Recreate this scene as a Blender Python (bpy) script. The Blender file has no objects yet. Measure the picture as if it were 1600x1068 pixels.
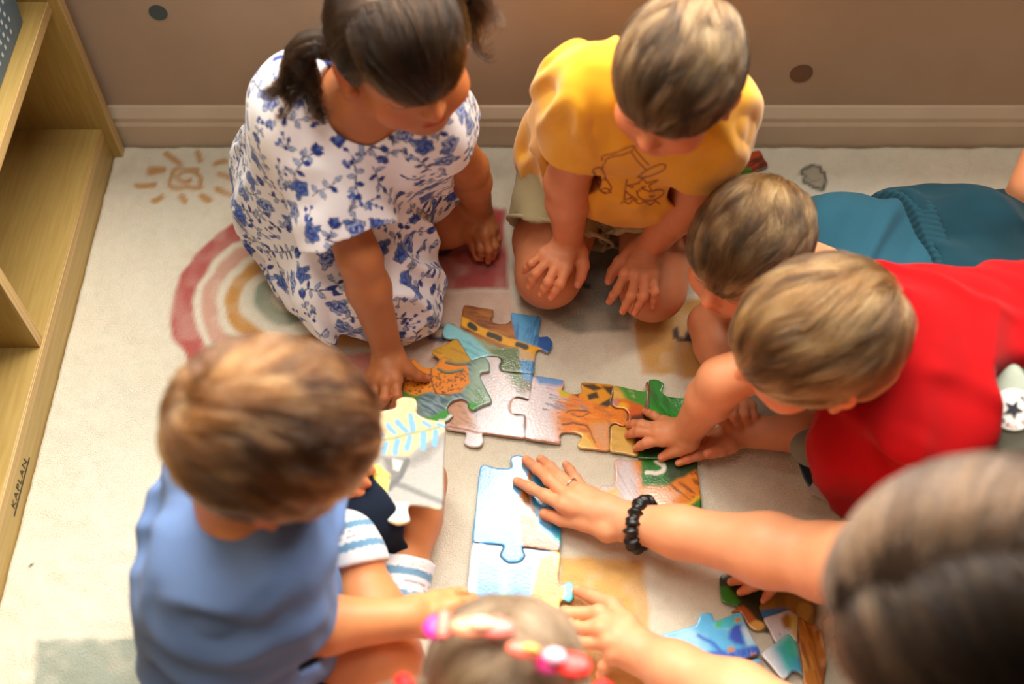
import bpy, math, random
import numpy as np
from mathutils import Vector, Matrix
from mathutils.geometry import delaunay_2d_cdt

random.seed(7)
RNG = np.random.default_rng(11)
SC = bpy.context.scene
COL = SC.collection

# ------------------------------------------------------------------ camera, world, light, exposure
F_PX, CAM_H, PITCH = 1800.0, 1.30, math.radians(56.5)
WALL_Y = 1.236
cam_data = bpy.data.cameras.new('camera')
cam_data.sensor_width = 36.0
cam_data.lens = F_PX / 1600.0 * 36.0
cam_data.clip_start = 0.05
cam_data.dof.use_dof = True
cam_data.dof.focus_distance = 1.50
cam_data.dof.aperture_fstop = 2.2
cam = bpy.data.objects.new('camera', cam_data)
cam.location = (0, 0, CAM_H)
cam.rotation_euler = (math.pi / 2 - PITCH, 0, 0)
COL.objects.link(cam)
SC.camera = cam

world = bpy.data.worlds.new('room_ambient')
SC.world = world
world.use_nodes = True
wb = world.node_tree.nodes['Background']
wb.inputs['Color'].default_value = (1.0, 0.87, 0.70, 1)
wb.inputs['Strength'].default_value = 0.10


def area_light(name, loc, target, sx, sy, power, color):
    d = bpy.data.lights.new(name, 'AREA')
    d.shape = 'RECTANGLE'
    d.size, d.size_y = sx, sy
    d.energy = power
    d.color = color
    o = bpy.data.objects.new(name, d)
    o.location = loc
    o.rotation_euler = (Vector(target) - Vector(loc)).to_track_quat('-Z', 'Y').to_euler()
    COL.objects.link(o)
    return o


# daylight of the window in the back wall (above the frame) and the room's flat ceiling lamp
area_light('daylight_back_window', (0.15, WALL_Y + 0.03, 1.325), (0.15, -1.0, 1.325), 1.7, 1.23, 108.0, (1.0, 0.95, 0.86))
area_light('ceiling_lamp', (-0.10, 0.58, 2.42), (-0.10, 0.58, 0.0), 0.9, 0.9, 18.0, (1.0, 0.95, 0.87))

vs = SC.view_settings
vs.view_transform = 'Standard'
vs.look = 'None'
vs.exposure = 0.2
vs.gamma = 1.0
vs.use_curve_mapping = False

CP, SP = math.cos(PITCH), math.sin(PITCH)


def J(px, py, z):
    """world point at height z that the photograph shows at (px, py)"""
    u, v = (px - 800.0) / F_PX, (534.0 - py) / F_PX
    dx, dy, dz = u, CP + v * SP, -SP + v * CP
    t = (z - CAM_H) / dz
    return np.array([dx * t, dy * t, z])


def to_px(x, y, z=0.0):
    x, y = np.asarray(x, float), np.asarray(y, float)
    depth = y * CP + (CAM_H - z) * SP
    return 800 + F_PX * x / depth, 534 - F_PX * (y * SP - (CAM_H - z) * CP) / depth


def V3(*a):
    return np.array(a, float)


def nrm(v):
    v = np.asarray(v, float)
    return v / max(np.linalg.norm(v), 1e-9)


def lerp(a, b, t):
    return np.asarray(a, float) * (1 - t) + np.asarray(b, float) * t


def lin(r, g=None, b=None):
    if g is None:
        r, g, b = r
    c = np.array([r, g, b], float) / 255.0
    return np.where(c <= 0.04045, c / 12.92, ((c + 0.055) / 1.055) ** 2.4)


# ------------------------------------------------------------------ objects
def tag(o, label=None, cat=None, group=None, kind=None):
    if label: o['label'] = label
    if cat: o['category'] = cat
    if group: o['group'] = group
    if kind: o['kind'] = kind
    return o


def empty(name, loc=(0, 0, 0), label=None, cat=None, group=None):
    o = bpy.data.objects.new(name, None)
    o.empty_display_size = 0.05
    o.location = loc
    COL.objects.link(o)
    return tag(o, label, cat, group)


def link(name, data, mat=None, parent=None, loc=None):
    o = bpy.data.objects.new(name, data)
    if mat is not None:
        data.materials.append(mat)
    COL.objects.link(o)
    if parent is not None:
        o.parent = parent
        p = np.zeros(3)
        q = parent
        while q is not None:
            p += np.array(q.location)
            q = q.parent
        o.location = Vector(-p) if loc is None else Vector(loc)
    elif loc is not None:
        o.location = loc
    return o


def mesh_np(name, verts, faces, smooth=True, colors=None):
    """verts (N,3), faces (M,3|4) int -> mesh datablock, optional per-vertex linear colour"""
    me = bpy.data.meshes.new(name)
    verts = np.ascontiguousarray(verts, dtype=np.float32)
    faces = np.ascontiguousarray(faces, dtype=np.int32)
    n, m, k = len(verts), len(faces), faces.shape[1]
    me.vertices.add(n)
    me.vertices.foreach_set('co', verts.ravel())
    me.loops.add(m * k)
    me.loops.foreach_set('vertex_index', faces.ravel())
    me.polygons.add(m)
    me.polygons.foreach_set('loop_start', np.arange(0, m * k, k, dtype=np.int32))
    me.polygons.foreach_set('use_smooth', np.full(m, smooth, dtype=bool))
    me.update(calc_edges=True)
    me.validate()
    if colors is not None:
        set_col(me, colors)
    return me


def set_col(me, rgb):
    a = me.color_attributes.new('Col', 'FLOAT_COLOR', 'POINT')
    c = np.ones((len(me.vertices), 4), np.float32)
    c[:, :3] = np.clip(rgb, 0, 1)
    a.data.foreach_set('color', c.ravel())


def pydata(name, v, f, mat, parent=None, smooth=False, kind=None):
    me = bpy.data.meshes.new(name)
    me.from_pydata([tuple(map(float, p)) for p in v], [], f)
    me.update()
    if smooth:
        for p in me.polygons: p.use_smooth = True
    o = link(name, me, mat, parent)
    if kind: o['kind'] = kind
    return o


def box(name, lo, hi, mat, parent=None, bevel=0.0):
    x0, y0, z0 = lo
    x1, y1, z1 = hi
    v = [(x0, y0, z0), (x1, y0, z0), (x1, y1, z0), (x0, y1, z0), (x0, y0, z1), (x1, y0, z1), (x1, y1, z1), (x0, y1, z1)]
    f = [(0, 3, 2, 1), (4, 5, 6, 7), (0, 1, 5, 4), (1, 2, 6, 5), (2, 3, 7, 6), (3, 0, 4, 7)]
    o = pydata(name, v, f, mat, parent)
    if bevel:
        m = o.modifiers.new('bevel', 'BEVEL')
        m.width = bevel
        m.segments = 2
    return o


# ------------------------------------------------------------------ materials
def new_mat(name):
    m = bpy.data.materials.new(name)
    m.use_nodes = True
    nt = m.node_tree
    return m, nt, nt.nodes['Principled BSDF']


def noise_bump(nt, bsdf, scale, strength, dist, detail=4.0, vec=None, ntype='NOISE'):
    n = nt.nodes
    tc = n.new('ShaderNodeTexCoord')
    if ntype == 'NOISE':
        t = n.new('ShaderNodeTexNoise')
        t.inputs['Detail'].default_value = detail
        out = t.outputs['Fac']
    else:
        t = n.new('ShaderNodeTexVoronoi')
        out = t.outputs['Distance']
    t.inputs['Scale'].default_value = scale
    src = tc.outputs['Object']
    if vec is not None:
        mp = n.new('ShaderNodeMapping')
        mp.inputs['Scale'].default_value = vec
        nt.links.new(src, mp.inputs['Vector'])
        src = mp.outputs['Vector']
    nt.links.new(src, t.inputs['Vector'])
    b = n.new('ShaderNodeBump')
    b.inputs['Strength'].default_value = strength
    b.inputs['Distance'].default_value = dist
    nt.links.new(out, b.inputs['Height'])
    nt.links.new(b.outputs['Normal'], bsdf.inputs['Normal'])
    return out, src


def mix_noise_color(nt, bsdf, c1, c2, scale, vec=None, detail=4.0, contrast=(0.35, 0.65)):
    n = nt.nodes
    tc = n.new('ShaderNodeTexCoord')
    t = n.new('ShaderNodeTexNoise')
    t.inputs['Scale'].default_value = scale
    t.inputs['Detail'].default_value = detail
    src = tc.outputs['Object']
    if vec is not None:
        mp = n.new('ShaderNodeMapping')
        mp.inputs['Scale'].default_value = vec
        nt.links.new(src, mp.inputs['Vector'])
        src = mp.outputs['Vector']
    nt.links.new(src, t.inputs['Vector'])
    r = n.new('ShaderNodeValToRGB')
    r.color_ramp.elements[0].position, r.color_ramp.elements[1].position = contrast
    r.color_ramp.elements[0].color = (*c1, 1)
    r.color_ramp.elements[1].color = (*c2, 1)
    nt.links.new(t.outputs['Fac'], r.inputs['Fac'])
    nt.links.new(r.outputs['Color'], bsdf.inputs['Base Color'])


def plain(name, c, rough=0.6, c2=None, scale=30, bump=None, vec=None, metal=0.0, spec=0.5, sheen=0.0):
    m, nt, b = new_mat(name)
    c = lin(c)
    mix_noise_color(nt, b, c, lin(c2) if c2 is not None else c * 0.93, scale, vec)
    b.inputs['Roughness'].default_value = rough
    b.inputs['Metallic'].default_value = metal
    b.inputs['Specular IOR Level'].default_value = spec
    b.inputs['Sheen Weight'].default_value = sheen
    if bump:
        noise_bump(nt, b, *bump)
    return m


def attr_mat(name, rough=0.6, bump=None, sss=0.0, coat=0.0, spec=0.5, sheen=0.0, var=0.06, vscale=60):
    """colour from the mesh's own 'Col' attribute, varied by fine procedural noise"""
    m, nt, b = new_mat(name)
    n = nt.nodes
    a = n.new('ShaderNodeVertexColor')
    a.layer_name = 'Col'
    tc = n.new('ShaderNodeTexCoord')
    t = n.new('ShaderNodeTexNoise')
    t.inputs['Scale'].default_value = vscale
    t.inputs['Detail'].default_value = 5
    nt.links.new(tc.outputs['Object'], t.inputs['Vector'])
    mr = n.new('ShaderNodeMapRange')
    mr.inputs['From Min'].default_value = 0.3
    mr.inputs['From Max'].default_value = 0.7
    mr.inputs['To Min'].default_value = 1 - var
    mr.inputs['To Max'].default_value = 1 + var
    nt.links.new(t.outputs['Fac'], mr.inputs['Value'])
    mx = n.new('ShaderNodeVectorMath')
    mx.operation = 'SCALE'
    nt.links.new(a.outputs['Color'], mx.inputs[0])
    nt.links.new(mr.outputs['Result'], mx.inputs['Scale'])
    nt.links.new(mx.outputs['Vector'], b.inputs['Base Color'])
    b.inputs['Roughness'].default_value = rough
    b.inputs['Specular IOR Level'].default_value = spec
    b.inputs['Coat Weight'].default_value = coat
    b.inputs['Coat Roughness'].default_value = 0.12
    b.inputs['Sheen Weight'].default_value = sheen
    if sss:
        b.inputs['Subsurface Weight'].default_value = sss
        b.inputs['Subsurface Radius'].default_value = (0.010, 0.004, 0.002)
        b.inputs['Subsurface Scale'].default_value = 1.0
    if bump:
        noise_bump(nt, b, *bump)
    return m


# ------------------------------------------------------------------ value noise on a lattice
_TAB = RNG.random((32, 32, 32)).astype(np.float32)


def vnoise(p):
    p = np.asarray(p, np.float32)
    i = np.floor(p).astype(np.int32)
    f = p - i
    f = f * f * (3 - 2 * f)
    i0 = i & 31
    i1 = (i + 1) & 31
    x0, y0, z0 = i0[:, 0], i0[:, 1], i0[:, 2]
    x1, y1, z1 = i1[:, 0], i1[:, 1], i1[:, 2]
    fx, fy, fz = f[:, 0], f[:, 1], f[:, 2]
    T = _TAB
    a = T[x0, y0, z0] * (1 - fx) + T[x1, y0, z0] * fx
    b = T[x0, y1, z0] * (1 - fx) + T[x1, y1, z0] * fx
    c = T[x0, y0, z1] * (1 - fx) + T[x1, y0, z1] * fx
    d = T[x0, y1, z1] * (1 - fx) + T[x1, y1, z1] * fx
    a = a * (1 - fy) + b * fy
    c = c * (1 - fy) + d * fy
    return (a * (1 - fz) + c * fz) * 2 - 1


# ------------------------------------------------------------------ implicit surfaces (smooth unions of tapered limbs) and their meshing
def smin(a, b, k):
    if k <= 0: return np.minimum(a, b)
    h = np.clip(0.5 + 0.5 * (b - a) / k, 0, 1)
    return b + (a - b) * h - k * h * (1 - h)


def smax(a, b, k):
    return -smin(-a, -b, k)


def f32(v):
    return np.asarray(v, np.float32)


class Field:
    def __init__(self):
        self.ops = []
        self.warp = None

    def cone(self, a, b, ra, rb, k=0.0, mode='u'):
        self.ops.append((mode, k, 'c', f32(a), f32(b), float(ra), float(rb)))
        return self

    def ball(self, c, r, k=0.0, mode='u'):
        c = np.asarray(c, float)
        return self.cone(c, c + V3(0, 0, 1e-4), r, r, k, mode)

    def ell(self, c, r, R=None, k=0.0, mode='u'):
        self.ops.append((mode, k, 'e', f32(c), f32(r), None if R is None else f32(R)))
        return self

    def plane(self, c, n, k=0.0, mode='i'):
        """keep the side the normal points away from (mode i)"""
        self.ops.append((mode, k, 'p', f32(c), f32(nrm(n))))
        return self

    def cutcone(self, a, b, ra, rb, k=0.0, over=0.02, mode='u'):
        """tapered limb whose far end is cut flat at b"""
        self.ops.append((mode, k, 'k', f32(a), f32(b), float(ra), float(rb)))
        return self

    def sub(self, field, c, r, k=0.0, mode='u'):
        self.ops.append((mode, k, 'f', field, f32(c), float(r)))
        return self

    def fn(self, func, k=0.0, mode='i'):
        self.ops.append((mode, k, 'x', func))
        return self

    def __call__(self, p):
        d = None
        cull = len(p) > 1500
        if cull:
            blo, bhi = p.min(0), p.max(0)
        for op in self.ops:
            mode, k, t = op[0], op[1], op[2]
            if cull and mode != 'i' and t in 'cekf':
                # skip limbs too far from this batch of points to touch the surface in it
                if t == 'e':
                    c_, r_ = op[3], float(op[4].max())
                elif t == 'f':
                    c_, r_ = op[4], op[5]
                else:
                    c_ = (op[3] + op[4]) / 2
                    r_ = float(np.sqrt(((op[4] - op[3]) ** 2).sum())) * (0.65 if t == 'k' else 0.5) + max(op[5], op[6]) * 1.2
                g = np.maximum(np.maximum(blo - c_, c_ - bhi), 0)
                if float(np.sqrt(g @ g)) > r_ + k + 0.014:
                    if d is None: d = np.full(len(p), 0.1, np.float32)
                    continue
            if t == 'c' or t == 'k':
                a, b, ra, rb = op[3:]
                ba = b - a
                pa = p - a
                h = (pa @ ba) / max(float(ba @ ba), 1e-12)
                hc = np.clip(h, 0, 1.15 if t == 'k' else 1)
                q = pa - hc[:, None] * ba
                e = np.sqrt(np.einsum('ij,ij->i', q, q)) - (ra + (rb - ra) * hc)
                if t == 'k':
                    L = math.sqrt(float(ba @ ba))
                    e = np.maximum(e, (h - 1) * L)
            elif t == 'e':
                c, r, R = op[3:]
                q = p - c
                if R is not None: q = q @ R
                q0 = q / r
                k0 = np.sqrt(np.einsum('ij,ij->i', q0, q0))
                q1 = q0 / r
                k1 = np.sqrt(np.einsum('ij,ij->i', q1, q1))
                e = k0 * (k0 - 1) / np.maximum(k1, 1e-6)
            elif t == 'p':
                c, n = op[3:]
                e = (p - c) @ n
            elif t == 'f':
                fld, c, r = op[3:]
                q = p - c
                e = np.sqrt(np.einsum('ij,ij->i', q, q)) - r
                m = e < 0.03
                if m.any():
                    e[m] = fld(p[m])
            else:
                e = op[3](p)
            if d is None:
                d = e.astype(np.float32)
            elif mode == 'u':
                d = smin(d, e, k)
            elif mode == 's':
                d = smax(d, -e, k)
            else:
                d = smax(d, e, k)
        if self.warp is not None:
            m = np.abs(d) < 0.022
            d = d.copy()
            d[m] += self.warp(p[m])
        return d


def polygonize(f, lo, hi, h, B=5, skip=None, slack=0.003):
    lo, hi = f32(lo), f32(hi)
    nb = np.ceil((hi - lo) / (h * B)).astype(int)
    g = np.stack(np.meshgrid(*[np.arange(n) for n in nb], indexing='ij'), -1).reshape(-1, 3)
    cen = lo + (g + 0.5).astype(np.float32) * (h * B)
    d = np.concatenate([f(cen[i:i + 1400]) for i in range(0, len(cen), 1400)])
    act = g[np.abs(d) < h * B * 0.87 * 1.3 + slack]
    if len(act):
        act = act[np.lexsort((act[:, 2], act[:, 1], act[:, 0], act[:, 2] // 4, act[:, 1] // 4, act[:, 0] // 4))]
    if len(act) == 0:
        return np.zeros((0, 3)), np.zeros((0, 4), int)
    n1 = B + 1
    loc = np.stack(np.meshgrid(*[np.arange(n1)] * 3, indexing='ij'), -1).reshape(-1, 3)
    vals = np.empty((len(act), n1, n1, n1), np.float32)
    step = 150
    for s in range(0, len(act), step):
        a = act[s:s + step]
        pts = lo + ((a[:, None, :] * B + loc[None]).astype(np.float32) * h).reshape(-1, 3)
        vals[s:s + step] = f(pts).reshape(-1, n1, n1, n1)
    ins = vals < 0
    cnt = np.zeros((len(act), B, B, B), np.uint8)
    for i in (0, 1):
        for j in (0, 1):
            for k in (0, 1):
                cnt += ins[:, i:i + B, j:j + B, k:k + B]
    bi, ci, cj, ck = np.nonzero((cnt > 0) & (cnt < 8))
    NX, NY, NZ = (nb * B + 4).astype(np.int64)
    cell = act[bi].astype(np.int64) * B + np.stack([ci, cj, ck], 1)
    key = (cell[:, 0] * NY + cell[:, 1]) * NZ + cell[:, 2]
    cv = {}
    for i in (0, 1):
        for j in (0, 1):
            for k in (0, 1):
                cv[i, j, k] = vals[bi, ci + i, cj + j, ck + k]
    acc = np.zeros((len(bi), 3), np.float32)
    num = np.zeros(len(bi), np.float32)
    corners = list(cv)
    for a in corners:
        for ax in range(3):
            if a[ax] == 0:
                b = list(a)
                b[ax] = 1
                va, vb = cv[a], cv[tuple(b)]
                m = (va < 0) != (vb < 0)
                t = np.where(m, va / np.where(m, va - vb, 1), 0)
                q = np.tile(f32(a), (len(bi), 1))
                q[:, ax] += t
                acc += q * m[:, None]
                num += m
    verts = lo + (cell + acc / num[:, None]) * h
    order = np.argsort(key)
    skey = key[order]
    quads = []
    for ax in range(3):
        s0 = ins[:, :B, :B, :B]
        sl = [slice(None)] + [slice(0, B)] * 3
        sl[ax + 1] = slice(1, B + 1)
        s1 = ins[tuple(sl)]
        e = np.nonzero(s0 != s1)
        base = act[e[0]].astype(np.int64) * B + np.stack(e[1:], 1)
        up = s0[e]
        u, w = (ax + 1) % 3, (ax + 2) % 3
        ids = []
        ok = np.ones(len(base), bool)
        for du, dw in ((-1, -1), (0, -1), (0, 0), (-1, 0)):
            c = base.copy()
            c[:, u] += du
            c[:, w] += dw
            kk = (c[:, 0] * NY + c[:, 1]) * NZ + c[:, 2]
            pos = np.clip(np.searchsorted(skey, kk), 0, len(skey) - 1)
            ok &= (skey[pos] == kk) & (c.min(1) >= 0)
            ids.append(order[pos])
        q = np.stack(ids, 1)
        q[~up] = q[~up][:, ::-1]
        quads.append(q[ok])
    F = np.concatenate(quads)
    if skip is not None:
        F = F[~skip(verts[F].mean(1))]
    used, inv = np.unique(F, return_inverse=True)
    return verts[used].astype(np.float32), inv.reshape(F.shape)


def multires(f, lo, hi, h, fine):
    """one surface, meshed at step h, and at a finer step inside the boxes of `fine` [(lo, hi, h)]"""
    V, Q, n = [], [], 0

    def skip(c):
        m = np.zeros(len(c), bool)
        for a, b, _ in fine:
            m |= np.all((c > f32(a) + 2.0 * h) & (c < f32(b) - 2.0 * h), 1)
        return m

    for (a, b, hh, sk) in [(lo, hi, h, skip if fine else None)] + [(a, b, hh, None) for a, b, hh in fine]:
        v, q = polygonize(f, a, b, hh, skip=sk)
        V.append(v)
        Q.append(q + n)
        n += len(v)
    return np.concatenate(V), np.concatenate(Q)


def bounds(pts, pad):
    pts = np.array(pts)
    return pts.min(0) - pad, pts.max(0) + pad


# ------------------------------------------------------------------ flat drawing, evaluated per vertex
def seg_dist(x, y, pts):
    d = np.full(x.shape, 1e9)
    for (x0, y0), (x1, y1) in zip(pts[:-1], pts[1:]):
        dx, dy = x1 - x0, y1 - y0
        t = np.clip(((x - x0) * dx + (y - y0) * dy) / max(dx * dx + dy * dy, 1e-12), 0, 1)
        d = np.minimum(d, np.hypot(x - x0 - t * dx, y - y0 - t * dy))
    return d


def poly_in(x, y, pts):
    ins = np.zeros(x.shape, bool)
    n = len(pts)
    for i in range(n):
        (x0, y0), (x1, y1) = pts[i], pts[(i + 1) % n]
        c = (y0 > y) != (y1 > y)
        ins ^= c & (x < (x1 - x0) * (y - y0) / ((y1 - y0) if y1 != y0 else 1e-9) + x0)
    return ins


def smooth_line(pts, n=6, closed=False, ten=0.5):
    """Catmull-Rom through the points"""
    P = [np.array(p, float) for p in pts]
    if closed:
        P = [P[-1]] + P + [P[0], P[1]]
    else:
        P = [2 * P[0] - P[1]] + P + [2 * P[-1] - P[-2]]
    out = []
    for i in range(1, len(P) - 2):
        for k in range(n):
            t = k / n
            a, b, c, d = P[i - 1], P[i], P[i + 1], P[i + 2]
            out.append((lambda m0, m1: (2 * t ** 3 - 3 * t * t + 1) * b + (t ** 3 - 2 * t * t + t) * m0 + (3 * t * t - 2 * t ** 3) * c + (t ** 3 - t * t) * m1)((c - a) * ten, (d - b) * ten))
    if not closed: out.append(P[-2])
    return out


class Paint:
    """colour layers over plan coordinates; wob = wobble of the edges"""
    def __init__(self, x, y, base, wob=0.0, wfreq=0.05):
        self.x, self.y = np.asarray(x, float), np.asarray(y, float)
        self.c = np.tile(np.asarray(base, float), (len(self.x), 1))
        if wob:
            q = np.stack([self.x * wfreq, self.y * wfreq, np.zeros_like(self.x)], 1)
            self.wx = self.x + wob * vnoise(q + 3.1)
            self.wy = self.y + wob * vnoise(q + 17.7)
        else:
            self.wx, self.wy = self.x, self.y

    def put(self, m, col):
        m = np.clip(m, 0, 1)[:, None]
        self.c = self.c * (1 - m) + np.asarray(col) * m
        return self

    def poly(self, pts, col, soft=0.0, a=1.0):
        i = poly_in(self.wx, self.wy, pts)
        if soft > 0:
            d = seg_dist(self.wx, self.wy, list(pts) + [pts[0]])
            m = np.clip(0.5 + np.where(i, d, -d) / soft, 0, 1)
        else:
            m = i.astype(float)
        return self.put(m * a, lin(col))

    def line(self, pts, w, col, soft=1.0, a=1.0):
        d = seg_dist(self.wx, self.wy, pts)
        return self.put(np.clip(0.5 + (w / 2 - d) / soft, 0, 1) * a, lin(col))

    def disc(self, cx, cy, rx, ry, col, soft=2.0, a=1.0, rot=0.0):
        dx, dy = self.wx - cx, self.wy - cy
        c, s = math.cos(rot), math.sin(rot)
        q = np.hypot((dx * c + dy * s) / rx, (-dx * s + dy * c) / ry)
        return self.put(np.clip(0.5 + (1 - q) * min(rx, ry) / soft, 0, 1) * a, lin(col))

    def streaks(self, ang, freq, col, amt=0.5, seed=0, region=None, thr=0.1):
        c, s = math.cos(ang), math.sin(ang)
        u, v = self.x * c + self.y * s, -self.x * s + self.y * c
        n = vnoise(np.stack([u * freq * 0.15 + seed, v * freq, np.full_like(u, seed * 1.7)], 1))
        m = np.clip((n - thr) * 3, 0, 1) * amt
        if region is not None: m = m * poly_in(self.wx, self.wy, region)
        return self.put(m, lin(col))

    def mottle(self, freq, col, amt=0.5, seed=0, thr=0.0):
        n = vnoise(np.stack([self.x * freq + seed, self.y * freq, np.full_like(self.x, seed * 2.3)], 1))
        return self.put(np.clip((n - thr) * 2.5, 0, 1) * amt, lin(col))


def hit(field, px, py, z0=0.9, z1=0.0):
    """where the sight line of a pixel meets a surface: (point, outward normal)"""
    a, b = J(px, py, z0), J(px, py, z1)
    t = np.linspace(0, 1, 1500)[:, None]
    P_ = f32(a * (1 - t) + b * t)
    d = field(P_)
    i = int(np.argmax(d < 0)) if (d < 0).any() else len(t) - 1
    p = P_[i].astype(float)
    e = 0.004
    q = f32(np.concatenate([p + np.eye(3) * e, p - np.eye(3) * e]))
    g = field(q)
    return p, nrm(g[:3] - g[3:])
# ------------------------------------------------------------------ room shell
M_WALL = plain('wall_paint', (186, 160, 134), 0.75, (178, 152, 126), 6, (180, 0.08, 0.002))
M_BASE = plain('baseboard_paint', (208, 186, 160), 0.45, (200, 178, 152), 10)
M_WOOD = None


def wood_mat(name, c1, c2, rough=0.42, vec=(90, 6, 90)):
    m, nt, b = new_mat(name)
    mix_noise_color(nt, b, lin(c1), lin(c2), 2.2, vec, 6, (0.3, 0.7))
    b.inputs['Roughness'].default_value = rough
    noise_bump(nt, b, 3.0, 0.06, 0.002, 6, vec)
    return m


M_WOOD = wood_mat('birch_plywood', (190, 160, 94), (176, 144, 78))
M_WOOD_V = wood_mat('birch_plywood_panel', (182, 150, 82), (166, 134, 66), 0.42, (90, 90, 6))
M_PLY = wood_mat('plywood_edge', (222, 190, 128), (170, 128, 70), 0.5, (2, 2, 420))
M_PLY_V = wood_mat('plywood_edge_upright', (222, 190, 128), (176, 134, 76), 0.5, (2, 420, 2))
M_FLOOR = plain('floorboards', (150, 118, 84), 0.5, (132, 100, 70), 4)

SILL, HEAD, WX0, WX1 = 0.70, 1.95, -0.72, 1.02


def wall_with_window():
    y0, y1 = WALL_Y, WALL_Y + 0.14
    X0, X1, Z1 = -0.96, 2.4, 2.5
    v, f = [], []

    def bx(a, b, c, d):
        n = len(v)
        for (x, y, z) in [(a, y0, c), (b, y0, c), (b, y1, c), (a, y1, c), (a, y0, d), (b, y0, d), (b, y1, d), (a, y1, d)]:
            v.append((x, y, z))
        f.extend([tuple(n + i for i in q) for q in
                  [(0, 3, 2, 1), (4, 5, 6, 7), (0, 1, 5, 4), (1, 2, 6, 5), (2, 3, 7, 6), (3, 0, 4, 7)]])
    bx(X0, X1, -0.02, SILL)
    bx(X0, X1, HEAD, Z1)
    bx(X0, WX0, SILL, HEAD)
    bx(WX1, X1, SILL, HEAD)
    return pydata('wall_back', v, f, M_WALL)


tag(wall_with_window(), kind='structure')
tag(box('wall_left', (-1.06, -1.2, -0.02), (-0.96, WALL_Y + 0.14, 2.5), M_WALL), kind='structure')
tag(box('floor', (-0.96, -1.2, -0.05), (2.4, WALL_Y, -0.014), M_FLOOR), kind='structure')

win = empty('window_1', (0.15, WALL_Y, SILL))
tag(win, kind='structure')
M_TRIM = plain('window_trim_paint', (236, 228, 214), 0.4)
box('window_sill', (WX0 - 0.04, WALL_Y - 0.035, SILL - 0.03), (WX1 + 0.04, WALL_Y + 0.1, SILL), M_TRIM, win, 0.004)
for nm, a, b in (('window_frame', (WX0, WALL_Y + 0.05, SILL), (WX0 + 0.04, WALL_Y + 0.1, HEAD)),
                 ('window_frame', (WX1 - 0.04, WALL_Y + 0.05, SILL), (WX1, WALL_Y + 0.1, HEAD)),
                 ('window_frame', (WX0 + 0.04, WALL_Y + 0.05, HEAD - 0.04), (WX1 - 0.04, WALL_Y + 0.1, HEAD)),
                 ('window_frame', (0.13, WALL_Y + 0.05, SILL), (0.17, WALL_Y + 0.1, HEAD - 0.04))):
    box(nm, a, b, M_TRIM, win, 0.003)

# moulded baseboard along the back wall
bb_v, bb_f = [], []
prof = [(0, 0), (0.016, 0), (0.016, 0.052), (0.013, 0.058), (0.013, 0.066), (0.008, 0.074), (0.004, 0.080), (0, 0.081)]
for x in (-0.6, 2.4):
    for (d, z) in prof:
        bb_v.append((x, WALL_Y - d, z - 0.012))
n = len(prof)
bb_f = [(i, i + 1, n + i + 1, n + i) for i in range(n - 1)] + [tuple(range(n))[::-1], tuple(range(n, 2 * n))]
tag(pydata('baseboard_back', bb_v, bb_f, M_BASE), kind='structure')


def disc_sticker(px, py, r, col, label):
    # a round vinyl dot stuck flat on the wall
    u, v = (px - 800) / F_PX, (534 - py) / F_PX
    t = (WALL_Y - 0.0008) / (CP + v * SP)
    c = (u * t, WALL_Y, CAM_H + t * (-SP + v * CP))
    vv, ff, N = [], [], 40
    for y in (WALL_Y + 0.0005, WALL_Y - 0.0012):
        for i in range(N):
            a = 2 * math.pi * i / N
            vv.append((c[0] + r * math.cos(a), y, c[2] + r * math.sin(a)))
    ff = [tuple(range(N, 2 * N))] + [(i, (i + 1) % N, N + (i + 1) % N, N + i) for i in range(N)]
    o = pydata('wall_dot', vv, ff, plain('vinyl_dot', col, 0.6))
    tag(o, label, 'wall sticker', 'round dots stuck on the wall')


disc_sticker(247, 20, 0.0125, (70, 84, 84), 'slate grey round dot stuck on the wall above the shelf end')
disc_sticker(1252, 115, 0.0165, (118, 82, 52), 'brown round dot stuck on the wall right of the yellow shirt')


# ------------------------------------------------------------------ rug, its pattern dyed into the pile
def world_poly(px_pts):
    return [tuple(J(a, b, 0)[:2]) for a, b in px_pts]


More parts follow.
